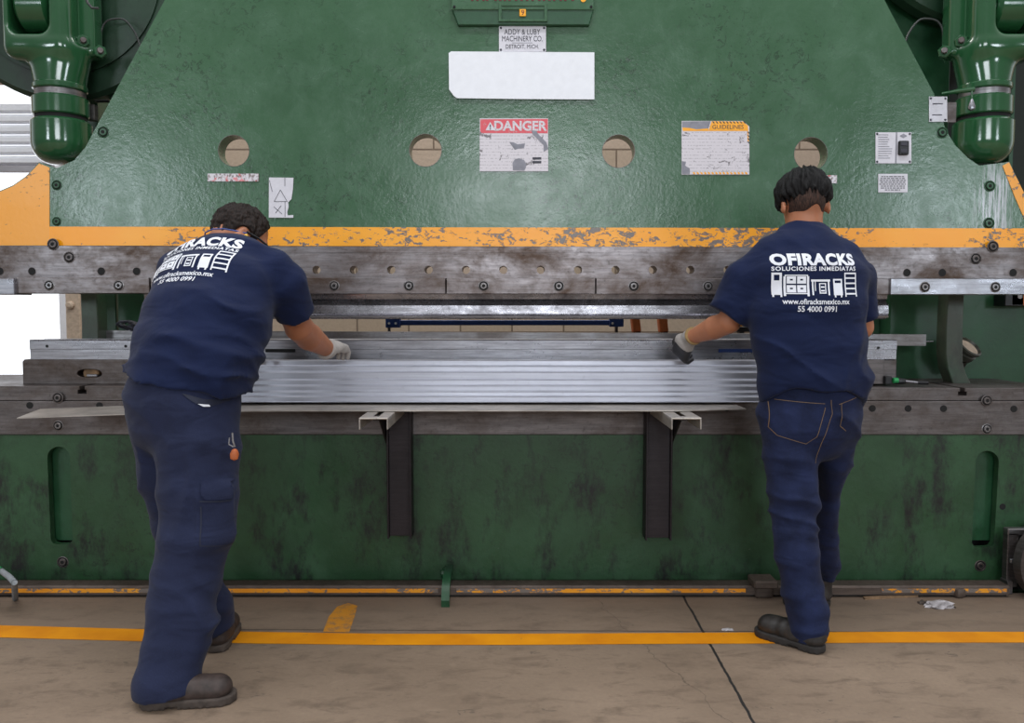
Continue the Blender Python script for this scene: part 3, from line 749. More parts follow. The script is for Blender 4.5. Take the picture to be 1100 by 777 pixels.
# connecting rods
def smooth_pts(pts, n=5):
    out = []; q = [pts[0]]+list(pts)+[pts[-1]]
    for i in range(1, len(q)-2):
        for k in range(n):
            t = k/n; out.append(tuple(.5*((2*q[i][a])+(-q[i-1][a]+q[i+1][a])*t+(2*q[i-1][a]-5*q[i][a]+4*q[i+1][a]-q[i+2][a])*t*t+(-q[i-1][a]+3*q[i][a]-3*q[i+1][a]+q[i+2][a])*t**3) for a in range(len(q[i]))))
    return out+[tuple(pts[-1])]
def rod(cx, mir):
    Y = 4.03; s = Y/F
    sg = -1 if mir else 1
    def at(px, py, dy=0): q = P(cx+sg*(px-65), py, Y); return np.array([q.x, q.y+dy, q.z])
    def fn(p):
        d = rbox(p, (at(47, 0)+at(47, -130))/2+np.array([0, 0, -.27]), (36*s, .12, .30), .06)
        c0 = at(45, 44)
        slot_ = rbox(p, c0+np.array([0, 0, .40]), (21*s, .3, .40), .05)
        d = -smin(-d, slot_, .02)
        neck = seg(p, at(64, 54), at(65, 98), 33*s, .11, 24.5*s, .105, cap=.3)
        neck = np.maximum(neck, at(65, 99)[2]-p[..., 2])
        d = smin(d, neck, .03)
        fl = rbox(p, at(93, 10, .03), (9*s, .05, .22), .02)
        return np.minimum(d, fl)
    c = at(60, 0)
    yoke = sdf_obj('connecting_rod', fn, c-np.array([.32, .24, .6]), c+np.array([.32, .24, .42]), .0085, 'rod', press, 2)
    b = MB(); z = lambda y: P(550, y, Y).z
    o = Vector((at(65, 100)[0], Y, 0))
    def ring(y0, y1, r, mat, name, bev=.006):
        b = MB(); R = r*s; a, c_ = z(y1), z(y0)
        b.rev([(R-bev, a), (R, a+bev), (R, c_-bev), (R-bev, c_)], o, (0, 0, 1), mat, 48); return b.build(name, yoke)
    ring(92, 99, 26.5, 'rod', 'collar'); ring(99, 106, 24.5, 'steel', 'adjusting_screw', .002); ring(106, 126, 27.5, 'rod', 'ring_nut'); ring(126, 131, 25, 'hole', 'gap_ring', .001)
    R = 29.5*s; zt_, zb = z(130.5), z(177.5); H = zt_-zb
    prof = [(R-.012, zt_), (R, zt_-.012), (R, zb+H*.52)]+[(R*math.cos(a)**.62, zb+H*.52*(1-math.sin(a))) for a in [math.pi/2*i/12 for i in range(1, 12)]]+[(.02, zb)]
    b = MB(); b.rev(prof, o, (0, 0, 1), 'rod', 56); b.build('ball_socket', yoke)
    # wrist pin seen through the fork, and two flange bolts
    b = MB(); q = Vector(at(45, 5)); b.rev([(.10, -.078), (.12, -.06), (.12, .06), (.10, .07)], q+Vector((0, 0, -.015)), (1, 0, 0), 'rod', 40); b.build('wrist_pin', yoke)
    for px, py in ((93, 47), (111, 58)):
        q = Vector(at(px, py, -.03)); b = MB(); b.rev([(.03, -.02), (.03, .01), (.03, .01), (.026, .014)], q, (.5*sg, -1, 0), 'rod', 6); b.rev([(.014, .01), (.014, .03), (.011, .033)], q, (.5*sg, -1, 0), 'steel_d', 14); b.build('flange_bolt', yoke)
    b = MB(); pts = [(102, 48), (102, 30), (107, 19), (117, 15.5), (128, 17), (138, 29), (143, 41), (146, 56)]
    b.tube([Vector(at(x, y, .06)) for x, y in smooth_pts(pts)], .005, 'cable', 8); b.build('grease_line', yoke)
    return yoke
rl = rod(65, False); rr = rod(1057, True)
b = MB(); b.tube([P(1012, 101, 3.94), P(1030, 98, 3.9), P(1047, 96, 3.88)], [.008, .01, .012], 'rod', 10); b.tube([P(1044, 98, 3.88), P(1044, 108, 3.88)], .005, 'rod', 8)
b.rev([(.004, 0), (.016, -.035), (.014, -.048), (.004, -.055)], P(1044, 106, 3.88), (0, 0, 1), 'steel_l', 16); b.build('pointer_arm', rr)
b = MB(); b.tube([P(91, -6, 3.9), P(94, 3, 3.9), P(99, 8.5, 3.9), P(106, 9, 3.9)], .006, 'cable', 8); b.build('grease_line', rl)
b = MB(); b.box(P(92, 112, 4.1), P(106, 131, 4.14), 'steel_d', .003); b.box(P(101, 107, 4.08), P(120, 110.5, 4.12), 'hole', .002); part(b, 'stop_plate')

# ------------------------------------------------------------------ tooling
b = MB(); z0 = PZ(341.5, 3.78); z1 = PZ(315.6, 3.78)
prof = [(3.78, z1), (3.90, z1), (3.90, z1-.03), (3.87, z0+.03), (3.83, z0-.004), (3.80, z0-.006), (3.775, z0+.004), (3.765, z0+.018), (3.77, z0+.055), (3.79, z0+.07), (3.80, z0+.078), (3.785, z0+.084)]
b.prism_x(prof, PX(155, 3.78), PX(953, 3.78), 'tool')
b.prism_x([(3.765, z0+.001), (3.762, z0+.008), (3.775, z0+.01)], PX(155, 3.78), PX(953, 3.78), 'steel_l')
tag(b.build('upper_die', smooth=40), 'long bright steel upper die bar clamped under the ram', 'press tool')
# die holder
YD = 3.86; zb_ = PZ(415, Yb)
b = MB(); ztp = PZ(386.2, YD); holes = []
p = P(96, 401, YD); rx = 21.5*YD/F/1; n = 24
hole1 = []
for i in range(n):
    a = 2*math.pi*i/n; cx_, cz_ = math.cos(a), math.sin(a)
    hole1.append((p.x+rx*.62*np.sign(cx_)*abs(cx_)**.8, p.z-.004+.022*np.sign(cz_)*(abs(cz_)**.8 if cz_ > 0 else abs(cz_)**.8*.75)))
x0, x1 = PX(22, YD), PX(951, YD)
b.prism([(x0, zb_), (x0, ztp-.01), (x0+.01, ztp), (x1, ztp), (x1, zb_)], YD, YD+.22, 'steel_d', [hole1], bev=.002)
b.box((x1, YD+.02, zb_+.02), (x1+.07, YD+.2, ztp), 'steel_d', .006)
dh = b.build('die_holder', smooth=30, fix=False)
tag(dh, 'dark steel die holder block resting on the press bed', 'die holder')
b = MB(); b.rev([(.036, 0), (.036, .05), (.03, .055)], (p.x-.005, YD+.075, p.z-.002), (0, -1, 0), 'wood', 24); b.box((p.x-.02, YD+.01, p.z-.018), (p.x+.03, YD+.05, p.z-.006), 'steel_l', .003); b.build('locking_pin', dh)
b = MB(); b.box((p.x-.12, YD+.2, p.z-.04), (p.x+.12, YD+.21, p.z+.04), 'hole', 0); b.build('backing', dh)
# lower die rail
YL = 3.87; b = MB(); zl0 = ztp; zl1 = PZ(365, YL)
h = zl1-zl0
b.prism_x([(YL, zl0), (YL, zl0+h*.5), (YL-.004, zl0+h*.52), (YL-.004, zl1-.005), (YL, zl1), (YL+.06, zl1), (YL+.09, zl1-.03), (YL+.12, zl1), (YL+.16, zl1), (YL+.16, zl0)], PX(31, YL), PX(964, YL), 'steel_l')
ld = b.build('lower_die', smooth=30)
tag(ld, 'bright steel lower die rail lying on the die holder', 'press tool')
for x in (50.5, 135, 943.5):
    b = MB(); b.rev([(.0065, 0), (.0065, .002)], P(x, 372 if x < 500 else 374, YL-.004), (0, -1, 0), 'hole', 12); b.build('pin_hole', ld)
for xa, xb in ((285, 318), (772, 830)):
    b = MB(); b.box(P(xa, 375, YL-.006), P(xb, 378.5, YL+.01), 'hole' if xb < 400 else 'blue', .0005); b.build('slot', ld)
# long strip behind the lower die
b = MB(); Ys = 4.10
a_, b__ = P(95, 355, Ys), P(995, 359.5, Ys)
b.add([a_, b__, b__+Vector((0, 0, -.055)), a_+Vector((0, 0, -.055)), a_+Vector((0, .06, 0)), b__+Vector((0, .06, 0)), b__+Vector((0, .06, -.055)), a_+Vector((0, .06, -.055))],
      [(0, 1, 2, 3), (4, 5, 6, 7), (0, 1, 5, 4), (3, 2, 6, 7), (0, 3, 7, 4), (1, 2, 6, 5)], 'steel')
b.tube([b__+Vector((-.02, .02, -.035)), b__+Vector((.045, .02, -.035))], .003, 'steel_l', 6)
b.box((-1.9, Ys+.02, zb_), (-1.8, Ys+.05, a_.z-.05), 'steel_d', .002); b.box((1.6, Ys+.02, zb_), (1.7, Ys+.05, b__.z-.05), 'steel_d', .002)
tag(b.build('gauge_bar', smooth=0), 'thin grey steel gauge bar running behind the lower die', 'gauge bar')

# blue beam and brackets behind the machine
b = MB(); Yq = 4.8
b.box(P(427, 344, Yq), P(657, 349.5, Yq+.05), 'blue', .003); b.box(P(414, 341, Yq-.02), P(431, 352, Yq+.04), 'blue', .003); b.box(P(655, 341.5, Yq-.02), P(668.5, 351, Yq+.04), 'blue', .003)
for x in (425, 418, 658): b.rev([(.007, 0), (.007, .006)], P(x, 347.5, Yq-.02), (0, -1, 0), 'offwhite', 8)
for x in (416, 664): b.box((PX(x, Yq)-.008, Yq+.06, 0), (PX(x, Yq)+.008, Yq+.08, PZ(346, Yq)), 'steel_d', .002)
tag(b.build('blue_beam'), 'dark blue steel beam seen through the gap between dies', 'beam')
b = MB(); b.box((PX(676, 4.7), 4.74, PZ(358, 4.7)-.03), (PX(722, 4.7), 4.78, PZ(358, 4.7)), 'steel_d', .002); b.box((PX(680, 4.7), 4.75, 0), (PX(686, 4.7), 4.78, PZ(358, 4.7)), 'steel_d', .002)
stand = tag(b.build('gauge_support'), 'low dark steel support under two rusty orange stops', 'support')
for i, x in enumerate((682, 711)):
    b = MB(); c = P(x+1, 349, 4.66); b.box(P(x-2.5, 341, 4.66), P(x+4, 356.5, 4.73), 'pegs', .004, mtx=Matrix.Translation(c) @ Matrix.Rotation(-.12, 4, 'Y') @ Matrix.Translation(-c))
    b.box(P(x-1, 355, 4.67), P(x+3.5, 358, 4.76), 'black', .002)
    tag(b.build('gauge_stop'), ('left' if i == 0 else 'right')+' of two rusty orange stops seen in the gap between dies', 'gauge stop')
b = MB(); b.box(P(792, 344, 4.6), P(803, 351.5, 4.66), 'sticker_o', .003); b.box(P(790, 351, 4.55), P(812, 356, 4.7), 'black', .004); b.box((PX(795, 4.6), 4.6, 0), (PX(800, 4.6), 4.65, PZ(353, 4.6)), 'black', .003)
tag(b.build('gauge_carriage'), 'orange and black gauge carriage just left of the right worker', 'gauge carriage')
b = MB(); Yk = 4.2; b.box(P(1080, 316, Yk), P(1087, 329, Yk+.1), 'black', .003); b.box(P(1087, 314, Yk), P(1125, 328.5, Yk+.1), 'pegs', .004)
for x in (1095, 1106): b.rev([(.012, 0), (.012, .006)], P(x, 318.5, Yk), (0, -1, 0), 'steel', 12)
part(b, 'guide_block')

# bending job: galvanised profiles stacked on the arms
names = ['topmost, flush with the lower die', 'second from the top', 'third from the top', 'exactly in the middle', 'third from the bottom', 'second from the bottom', 'lowest, touching the flat sheet']
ys = [387.2, 393.5, 400, 408.3, 414.5, 421, 426.2, 432.6]
Yt, Yl = 3.672, 3.575
for i in range(7):
    ya, yb_ = ys[i], ys[i+1]; Ya = Yt+(Yl-Yt)*i/6
    z1 = PZ(ya, Ya); z0 = PZ(yb_, Ya-.004) + .0012
    xa = PX(139-1.3*i+random.uniform(-1, 1), Ya); xb = PX(846+random.uniform(-4, 4), Ya)
    b = MB(); d = 3.735
    lip = .004
    b.prism_x([(Ya+.006, z1), (Ya, z1-lip), (Ya-.001, z0+lip), (Ya-.006, z0+.001), (Ya-.006, z0), (d, z0), (d, z0+.003), (Ya+.003, z0+.004), (Ya+.003, z1-.005), (Ya+.01, z1-.003), (d, z1-.003), (d, z1)], xa, xb, 'galv')
    tag(b.build('steel_profile', smooth=25), 'galvanised channel profile in the stack between the workers, '+names[i], 'steel profile', 'galvanised profiles stacked before the die')
# flat sheet below
b = MB(); v = []; f = []; N = 40
zs = .8475
xl, xr_ = P(18, 450, 3.37).x, P(806, 440, 3.37).x
for i in range(N+1):
    t = i/N; x = lerp(xl, xr_, t); k = max(0, 1-t/.4); droop = -.030*k**1.6
    yf = 3.37+.06*max(0, (t-.9)/.1); yb_ = 3.54+.165*min(1, t/.25)
    v += [(x, yf, zs+droop), (x, yb_, zs+droop*.45), (x, yf, zs+.004+droop), (x, yb_, zs+.004+droop*.45)]
for i in range(N):
    a = 4*i; c = a+4; f += [(a, c, c+1, a+1), (a+2, a+3, c+3, c+2), (a, a+2, c+2, c), (a+1, c+1, c+3, a+3)]
f += [(0, 1, 3, 2), (4*N, 4*N+2, 4*N+3, 4*N+1)]
b.add(v, f, 'sheet')
tag(b.build('steel_sheet', smooth=40), 'pale flat steel sheet lying on the two arms below the stacked profiles', 'steel sheet')
# support brackets: post + arm
def bracket(x0, x1, yb_, ax0, ax1, side, label):
    e = empty('support_bracket', (PX((x0+x1)/2, 3.7), 3.74, PZ(yb_, 3.68)), label, 'bracket', 'support brackets on the press bed')
    xa, xb = PX(x0, 3.68), PX(x1, 3.68); z0 = PZ(yb_, 3.68); z1 = .843; t = .008
    b = MB(); b.box((xa, 3.66, z0), (xa+t, 3.748, z1), 'black_steel', .002); b.box((xb-t, 3.66, z0), (xb, 3.748, z1), 'black_steel', .002); b.box((xa+t, 3.685, z0+.008), (xb-t, 3.693, z1), 'black_steel', .001)
    b.build('post', e)
    u, w = PX(ax0, 3.185), PX(ax1, 3.185); zt = .845; b = MB()
    b.box((u, 3.185, zt-.007), ((u+w)/2-.012, 3.74, zt), 'sheet', .002); b.box(((u+w)/2+.012, 3.185, zt-.007), (w, 3.74, zt), 'sheet', .002); b.box(((u+w)/2-.013, 3.185, zt-.007), ((u+w)/2+.013, 3.235, zt), 'sheet', .002)
    b.box((u, 3.185, zt-.046), (u+.006, 3.74, zt-.006), 'sheet', .002); b.box((w-.006, 3.185, zt-.046), (w, 3.74, zt-.006), 'sheet', .002)
    b.box(((u+w)/2-.012, 3.25, zt-.02), ((u+w)/2+.012, 3.74, zt-.012), 'black_steel', 0)
    b.build('arm', e)
    gx = xa-.012 if side < 0 else xb+.004
    b = MB(); pr = [(3.735, zt-.046), (3.52, zt-.046), (3.735, zt-.19)]
    b.prism_x(pr, gx, gx+.008, 'black_steel'); b.build('gusset', e, smooth=0)
bracket(414.5, 441, 578, 384, 415.8, -1, 'black channel bracket with pale arm nearer the left worker')
bracket(695, 723.5, 580, 722.5, 755.5, 1, 'black channel bracket with pale arm nearer the right worker')
# small dark tool on the bed at right
b = MB(); Yt_ = 3.84; z = zb_+.001
b.box((PX(953, Yt_), Yt_, z), (PX(960.5, Yt_), Yt_+.05, PZ(404.5, Yt_)), 'black', .003)
tag(b.build('magnet_block'), 'small black block standing beside the die holder end', 'block')
b = MB(); zc = z+.015; gm = plain('green_handle', (40, 150, 84), .4); M['green_handle'] = gm
b.tube([(PX(962, Yt_), Yt_, zc), (PX(968, Yt_), Yt_, zc), (PX(974, Yt_), Yt_, zc)], [.013, .015, .012], 'black', 10); b.tube([(PX(961, Yt_), Yt_-.004, zc+.003), (PX(966, Yt_), Yt_-.004, zc+.003)], .013, 'green_handle', 8)
b.tube([(PX(974, Yt_), Yt_, zc), (PX(987, Yt_), Yt_-.01, zc-.006)], .006, 'steel_l', 8); b.tube([(PX(987, Yt_), Yt_-.01, zc-.006), (PX(997, Yt_), Yt_-.02, zc-.006)], .009, 'black', 8)
tag(b.build('screwdriver'), 'green and black handled screwdriver lying on the press bed', 'screwdriver')
# cable clump on the gauge bar left
b = MB(); Yc = 4.1; c = P(143, 350, Yc)
for j in range(7):
    pts = [c+Vector((.045*math.cos(a*1.1+j)+.01*j-.03, .02*math.sin(a*2+j), .022*math.sin(a+j*.8))) for a in [i*.7 for i in range(10)]]
    b.tube(pts, .006, 'black' if j % 2 else 'ink', 6)
tag(b.build('cable_bundle'), 'tangled dark cable bundle beside the left worker, on the gauge bar', 'cable')

# ------------------------------------------------------------------ floor-level things
b = MB(); YE = 3.60; zr = PZ(624, YE+.0) - 0
xa, xb = -3.2, PX(1095, YE)
zr = .052
b.prism_x([(YE, .012), (YE, zr-.008), (YE+.006, zr), (YE+.08, zr), (YE+.08, zr-.008), (YE+.012, zr-.01), (YE+.012, .012)], xa, xb, 'rail_steel')
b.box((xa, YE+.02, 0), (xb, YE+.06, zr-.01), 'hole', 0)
er = b.build('edge_rail', smooth=0)
tag(er, 'rusty steel edge rail with worn orange paint along the machine foot', 'rail')
b = MB(); 
for x0, x1 in ((-3.2, PX(469, YE)), (PX(489, YE), PX(806, YE)), (PX(955, YE), PX(1092, YE))): b.box((x0, YE-.002, .022), (x1, YE+.001, zr-.012), 'rail_orange', .0005)
b.build('orange_stripe', er)
b = MB(); b.rev([(.018, -.02), (.022, -.016), (.022, .016), (.018, .02)], P(478.5, 616, YB-.02), (1, 0, 0), 'frame', 20)
x = PX(478.5, 3.56)
prof = [(3.475, .03), (3.48, .0), (3.505, .0), (3.51, .03), (3.525, .055), (3.55, .075), (3.60, .085), (3.72, .085), (3.72, .108), (3.60, .11), (3.54, .102), (3.505, .08), (3.485, .05)]
b.prism_x(prof, x-.017, x+.017, 'frame')
tag(b.build('foot_lever', smooth=30), 'green hooked foot lever reaching over the edge rail', 'lever')
b = MB(); b.box(G(809, 640)+Vector((0, 0, .0)), Vector((PX(836, 3.6), 3.59, .0535)), 'rail_steel', .006); b.box((PX(812, 3.6), 3.55, .0535), (PX(838, 3.6), 3.66, .088), 'rail_steel', .006)
tag(b.build('wedge_block'), 'rusty two-step wedge block by the right worker, on the floor', 'block')
b = MB(); g = G(1028, 641); b.box((g.x-.025, g.y-.03, 0), (g.x+.025, g.y+.015, .042), 'rail_steel', .012, 2, mtx=Matrix.Translation(g) @ Matrix.Rotation(.3, 4, 'Z') @ Matrix.Translation(-g))
tag(b.build('iron_lump'), 'small brown iron lump in front of the edge rail', 'scrap')
b = MB(); a, c = G(927, 643), G(984, 640); d = (c-a)
for s_, w in ((0, .012),):
    v = [a-Vector((0, .02, 0)), a, c, c-Vector((0, .02, 0))]; v = v+[q+Vector((0, 0, .008)) for q in v]
    b.add(v, [(0, 1, 2, 3), (4, 5, 6, 7), (0, 1, 5, 4), (1, 2, 6, 5), (2, 3, 7, 6), (3, 0, 4, 7)], 'wood')
tag(b.build('wood_strip', smooth=0), 'thin scrap wood strip lying along the edge rail', 'scrap')
def crumple(name, px, py, sx, sy, sz, mat, label):
    c = G(px, py)
    bm = bmesh.new(); bmesh.ops.create_icosphere(bm, subdivisions=3, radius=1)
    for v in bm.verts:
        r = .75+.5*random.random(); v.co = Vector((v.co.x*sx*r, v.co.y*sy*r, max(0, v.co.z*sz*r)))+c
    b = MB(); b.addbm(bm, mat); o = b.build(name, smooth=15); tag(o, label, 'litter'); return o
crumple('crumpled_film', 1009, 652, .06, .03, .025, 'plasticbag', 'crumpled grey plastic film on the floor at right')
crumple('crumpled_scrap', 993, 648.5, .025, .02, .012, 'sole', 'small dark scrap beside the crumpled plastic film')
crumple('paper_scrap', 781.5, 677, .022, .012, .006, 'plasticbag', 'tiny pale paper scrap just above the yellow stripe')
# roller at the lower right corner
b = MB(); c = P(1124, 602, 3.62)
b.rev([(.165, -.02), (.165, .02), (.13, .02), (.13, -.02)], c, (.3, -1, .0), 'steel_d', 48, cap=False); b.rev([(.125, .03), (.12, .0)], c, (.3, -1, 0), 'hole', 40)
b.rev([(.04, -.02), (.04, .04), (.03, .045)], c, (.3, -1, 0), 'steel', 24)
b.box(P(1083, 568.5, 3.66), P(1140, 573, 3.70), 'steel', .003); b.box(P(1083, 573, 3.66), P(1087, 628, 3.70), 'steel_d', .003); b.box(P(1086, 601, 3.63), P(1110, 604.5, 3.645), 'steel_l', .003)
b.box(P(1083, 573, 3.72), P(1140, 632, 3.74), 'hole', 0); b.box((PX(1084, 3.7), 3.64, 0), (PX(1090, 3.7), 3.70, .06), 'steel_d', .003)
tag(b.build('roller_unit'), 'dark round roller unit at the right end of the bed', 'roller')
b = MB(); b.tube([P(-12, 611, 3.4), P(2, 614, 3.4), P(10, 620, 3.38), P(15.5, 626, 3.36), G(16.5, 645)+Vector((0, 0, .008))], .012, 'grey_tube', 12)
b.tube([P(-12, 611, 3.4), P(0.5, 613.5, 3.4)], .016, 'green_handle', 12); b.tube([P(-12, 611, 3.4), G(-12, 645)], .012, 'grey_tube', 12)
tag(b.build('stand_leg'), 'bent grey tube stand with green sleeve at the far left', 'stand')

# ------------------------------------------------------------------ people
def S(px, py, Y, w, d=None):
    """station of a limb: centre, half width, half depth (metres; w>1 means pixels)"""
    ww = w*Y/F if w > 1 else w
    return (np.array(P(px, py, Y)), ww, ww if d is None else d)
def frame(fwd, up):
    f = vnorm(fwd); u = vnorm(up); u = vnorm(u-f*(u@f)); r = np.cross(f, u); return np.stack([r, f, u], 1)   # columns right, forward, up
def head_fn(c, R, s=1.0):
    def fn(p):
        q = (p-c)@R/s                                            # local: x right, y forward, z up
        d = ell(q, (0, -.005, .03), (.076, .098, .098))           # skull
        d = smin(d, ell(q, (0, .035, -.035), (.058, .062, .08)), .03)   # face and jaw
        d = smin(d, ell(q, (0, .068, -.088), (.026, .024, .02)), .02)   # chin
        d = smin(d, ell(q, (0, .105, -.015), (.012, .016, .024)), .012)  # nose
        d = smin(d, ell(q, (0, .085, .028), (.05, .016, .012)), .012)    # brow
        d = smin(d, ell(q, (0, .09, -.052), (.024, .012, .01)), .008)    # lips
        for sx in (-1, 1):
            d = -smin(-d, ell(q, (sx*.032, .1, .008), (.016, .014, .012)), .008)
            d = smin(d, ell(q, (sx*.032, .083, .006), (.013, .013, .012)), .002)
            e = ell(q, (sx*.084, -.008, -.005), (.009, .022, .034)); e = -smin(-e, ell(q, (sx*.095, -.002, .002), (.009, .012, .018)), .004)
            d = smin(d, e, .006)
        return d*s
    return fn
def strands(q, seed, crown=(0, -.035, .12)):
    c = np.array(crown); v = q-np.array((0, 0, .02)); v = v/(np.linalg.norm(v, axis=-1, keepdims=True)+1e-9); a = vnorm(c)
    u = vnorm((1, 0, 0)); w = np.cross(a, u); th = np.arccos(np.clip(v@a, -1, 1)); ph = np.arctan2(v@w, v@u)
    f = lambda kp, kt, sd: vnoise(np.stack([np.cos(ph)*kp+20, np.sin(ph)*kp+20, th*kt+5], -1), sd)
    return f(9, 2, seed)*.5+f(20, 4, seed+1)*.5
def glove_fn(wr, palm, R, side, curl):
    """R columns: across knuckles, along hand, out of back of hand"""
    def fn(p):
        q = (p-palm)@R
        d = rbox(q, (0, 0, 0), (.046, .05, .02), .018)
        qw = (wr-palm)@R
        d = smin(d, seg(q, qw, (0, -.03, 0), .034, .028, .04, .022), .02)
        for i, x in enumerate((-.034, -.0115, .0115, .034)):
            L = (.058, .07, .066, .052)[i] if side > 0 else (.052, .066, .07, .058)[i]
            a = np.array([x, .045, 0]); t1 = curl[0]; t2 = curl[1]
            b_ = a+np.array([x*.12, math.cos(t1), -math.sin(t1)])*L*.5; c = b_+np.array([0, math.cos(t2), -math.sin(t2)])*L*.5
            d = smin(d, seg(q, a, b_, .0108, .0108, .0102, .0102), .004); d = smin(d, seg(q, b_, c, .0102, .0102, .009, .009), .003)
        a = np.array([side*-.04, -.015, -.006]); b_ = a+np.array([side*-.026, .03, -.014]); c = b_+np.array([side*-.006, .03, -.01])
        d = smin(d, seg(q, a, b_, .014, .014, .012, .012), .01); d = smin(d, seg(q, b_, c, .012, .012, .010, .010), .004)
        return d
    return fn
def shoe(name, heel, toe, parent, mat, sole, w=.048, ankle=.13, lean=0.0):
    heel = np.array(heel); toe = np.array(toe); ax = vnorm([toe[0]-heel[0], toe[1]-heel[1], 0]); L = np.linalg.norm(toe-heel)
    side = np.array([ax[1], -ax[0], 0]); R = np.stack([side, ax, [0, 0, 1]], 1)
    def up(p):
        q = (p-heel)@R
        d = seg(q, (0, .045, .048), (0, .11, .046), .04, .042, .042, .042, cap=1)
        d = smin(d, seg(q, (0, .11, .05), (0, L-.06, .046), .042, .045, .049, .040, cap=1.15), .02)
        d = smin(d, seg(q, (0, .048, .05), (0, .05, ankle), .038, .046, .044, .052, cap=.2), .025)
        wr = .0015*np.sin(q[..., 1]*150)*np.exp(-((q[..., 1]-L*.55)/.05)**2)
        return np.maximum(d+wr, .02-q[..., 2])
    def so(p):
        q = (p-heel)@R
        t = np.clip(q[..., 1]/L, 0, 1); hw = w*(.84+.3*np.sin(t*2.2-.5)*t)
        dx = np.abs(q[..., 0])-hw; r = .04
        dxy = seg(np.stack([q[..., 0], q[..., 1], q[..., 2]*0], -1), (0, .045, 0), (0, L-.055, 0), w*.9, w*.9, w*1.12, w*1.12, cap=1.02)
        tread = .004*(np.sin(q[..., 1]*2*math.pi/.022) > .2)*(q[..., 2] < .006)
        arch = np.where((q[..., 1] > .085) & (q[..., 1] < .125) & (q[..., 2] < .010), .01, 0)
        return np.maximum(dxy+tread+arch, np.abs(q[..., 2]-.0145)-.0145)
    lo, hi = bnd([heel, toe, heel+[0, 0, .18]], .08); lo[2] = -.02
    o = sdf_obj(name, up, lo, hi, .005, mat, parent, 2); sdf_obj('sole', so, lo, hi, .0045, sole, o, 0)
    b = MB()
    for k in range(4):
        y = .10+k*.022; z = .094-k*.012
        pts = [heel+R@np.array([sx*.022, y+.006*abs(sx), z+.0-.010*abs(sx)]) for sx in (-1, -.5, 0, .5, 1)]
        b.tube(pts, .0028, 'lace', 6)
    b.build('laces', o); return o
def drape(mesh_o, origin, xd, yd, items, name, mat, off=.0022, maxe=.012, thick=0):
    """lay flat shapes on a cloth surface: xd right, yd up, projected along the normal"""
    xd = Vector(xd).normalized(); yd = Vector(yd); yd = (yd-xd*yd.dot(xd)).normalized(); n = xd.cross(yd)
    me = mesh_o.data; tree = BVHTree.FromPolygons([v.co.copy() for v in me.vertices], [tuple(p.vertices) for p in me.polygons])
    iw = world_of(mesh_o).inverted() if False else None
    bm = bmesh.new()
    for v, f in items:
        vs = [bm.verts.new((p[0], p[1], 0)) for p in v]
        for q in f:
            try: bm.faces.new([vs[k] for k in q])
            except ValueError: pass
    bmesh.ops.triangulate(bm, faces=bm.faces[:])
    for _ in range(4):
        es = [e for e in bm.edges if e.calc_length() > maxe]
        if not es: break
        bmesh.ops.subdivide_edges(bm, edges=es, cuts=1); bmesh.ops.triangulate(bm, faces=[f for f in bm.faces if len(f.verts) > 3])
    o3 = Vector(origin); dead = []
    for v in bm.verts:
        w = o3+xd*v.co.x+yd*v.co.y
        hit = tree.ray_cast(w+n*.5, -n)
        if hit[0] is None: dead.append(v)
        else:
            nn = hit[1] if hit[1].dot(n) > 0 else -hit[1]
            v.co = hit[0]+(nn*.6+n*.4).normalized()*off
    if dead: bmesh.ops.delete(bm, geom=dead, context='VERTS')
    me2 = bpy.data.meshes.new(name); bm.to_mesh(me2); bm.free(); me2.materials.append(M[mat]); me2.shade_smooth()
    o = bpy.data.objects.new(name, me2); C.objects.link(o); put_under(o, mesh_o)
    return o
def R4(x0, y0, x1, y1): return ([(x0, y0), (x1, y0), (x1, y1), (x0, y1)], [(0, 1, 2, 3)])
def PL(*pts): return (list(pts), [tuple(range(len(pts)))])
def outline_rect(x0, y0, x1, y1, t): return [R4(x0, y0, x1, y0+t), R4(x0, y1-t, x1, y1), R4(x0, y0+t, x0+t, y1-t), R4(x1-t, y0+t, x1, y1-t)]
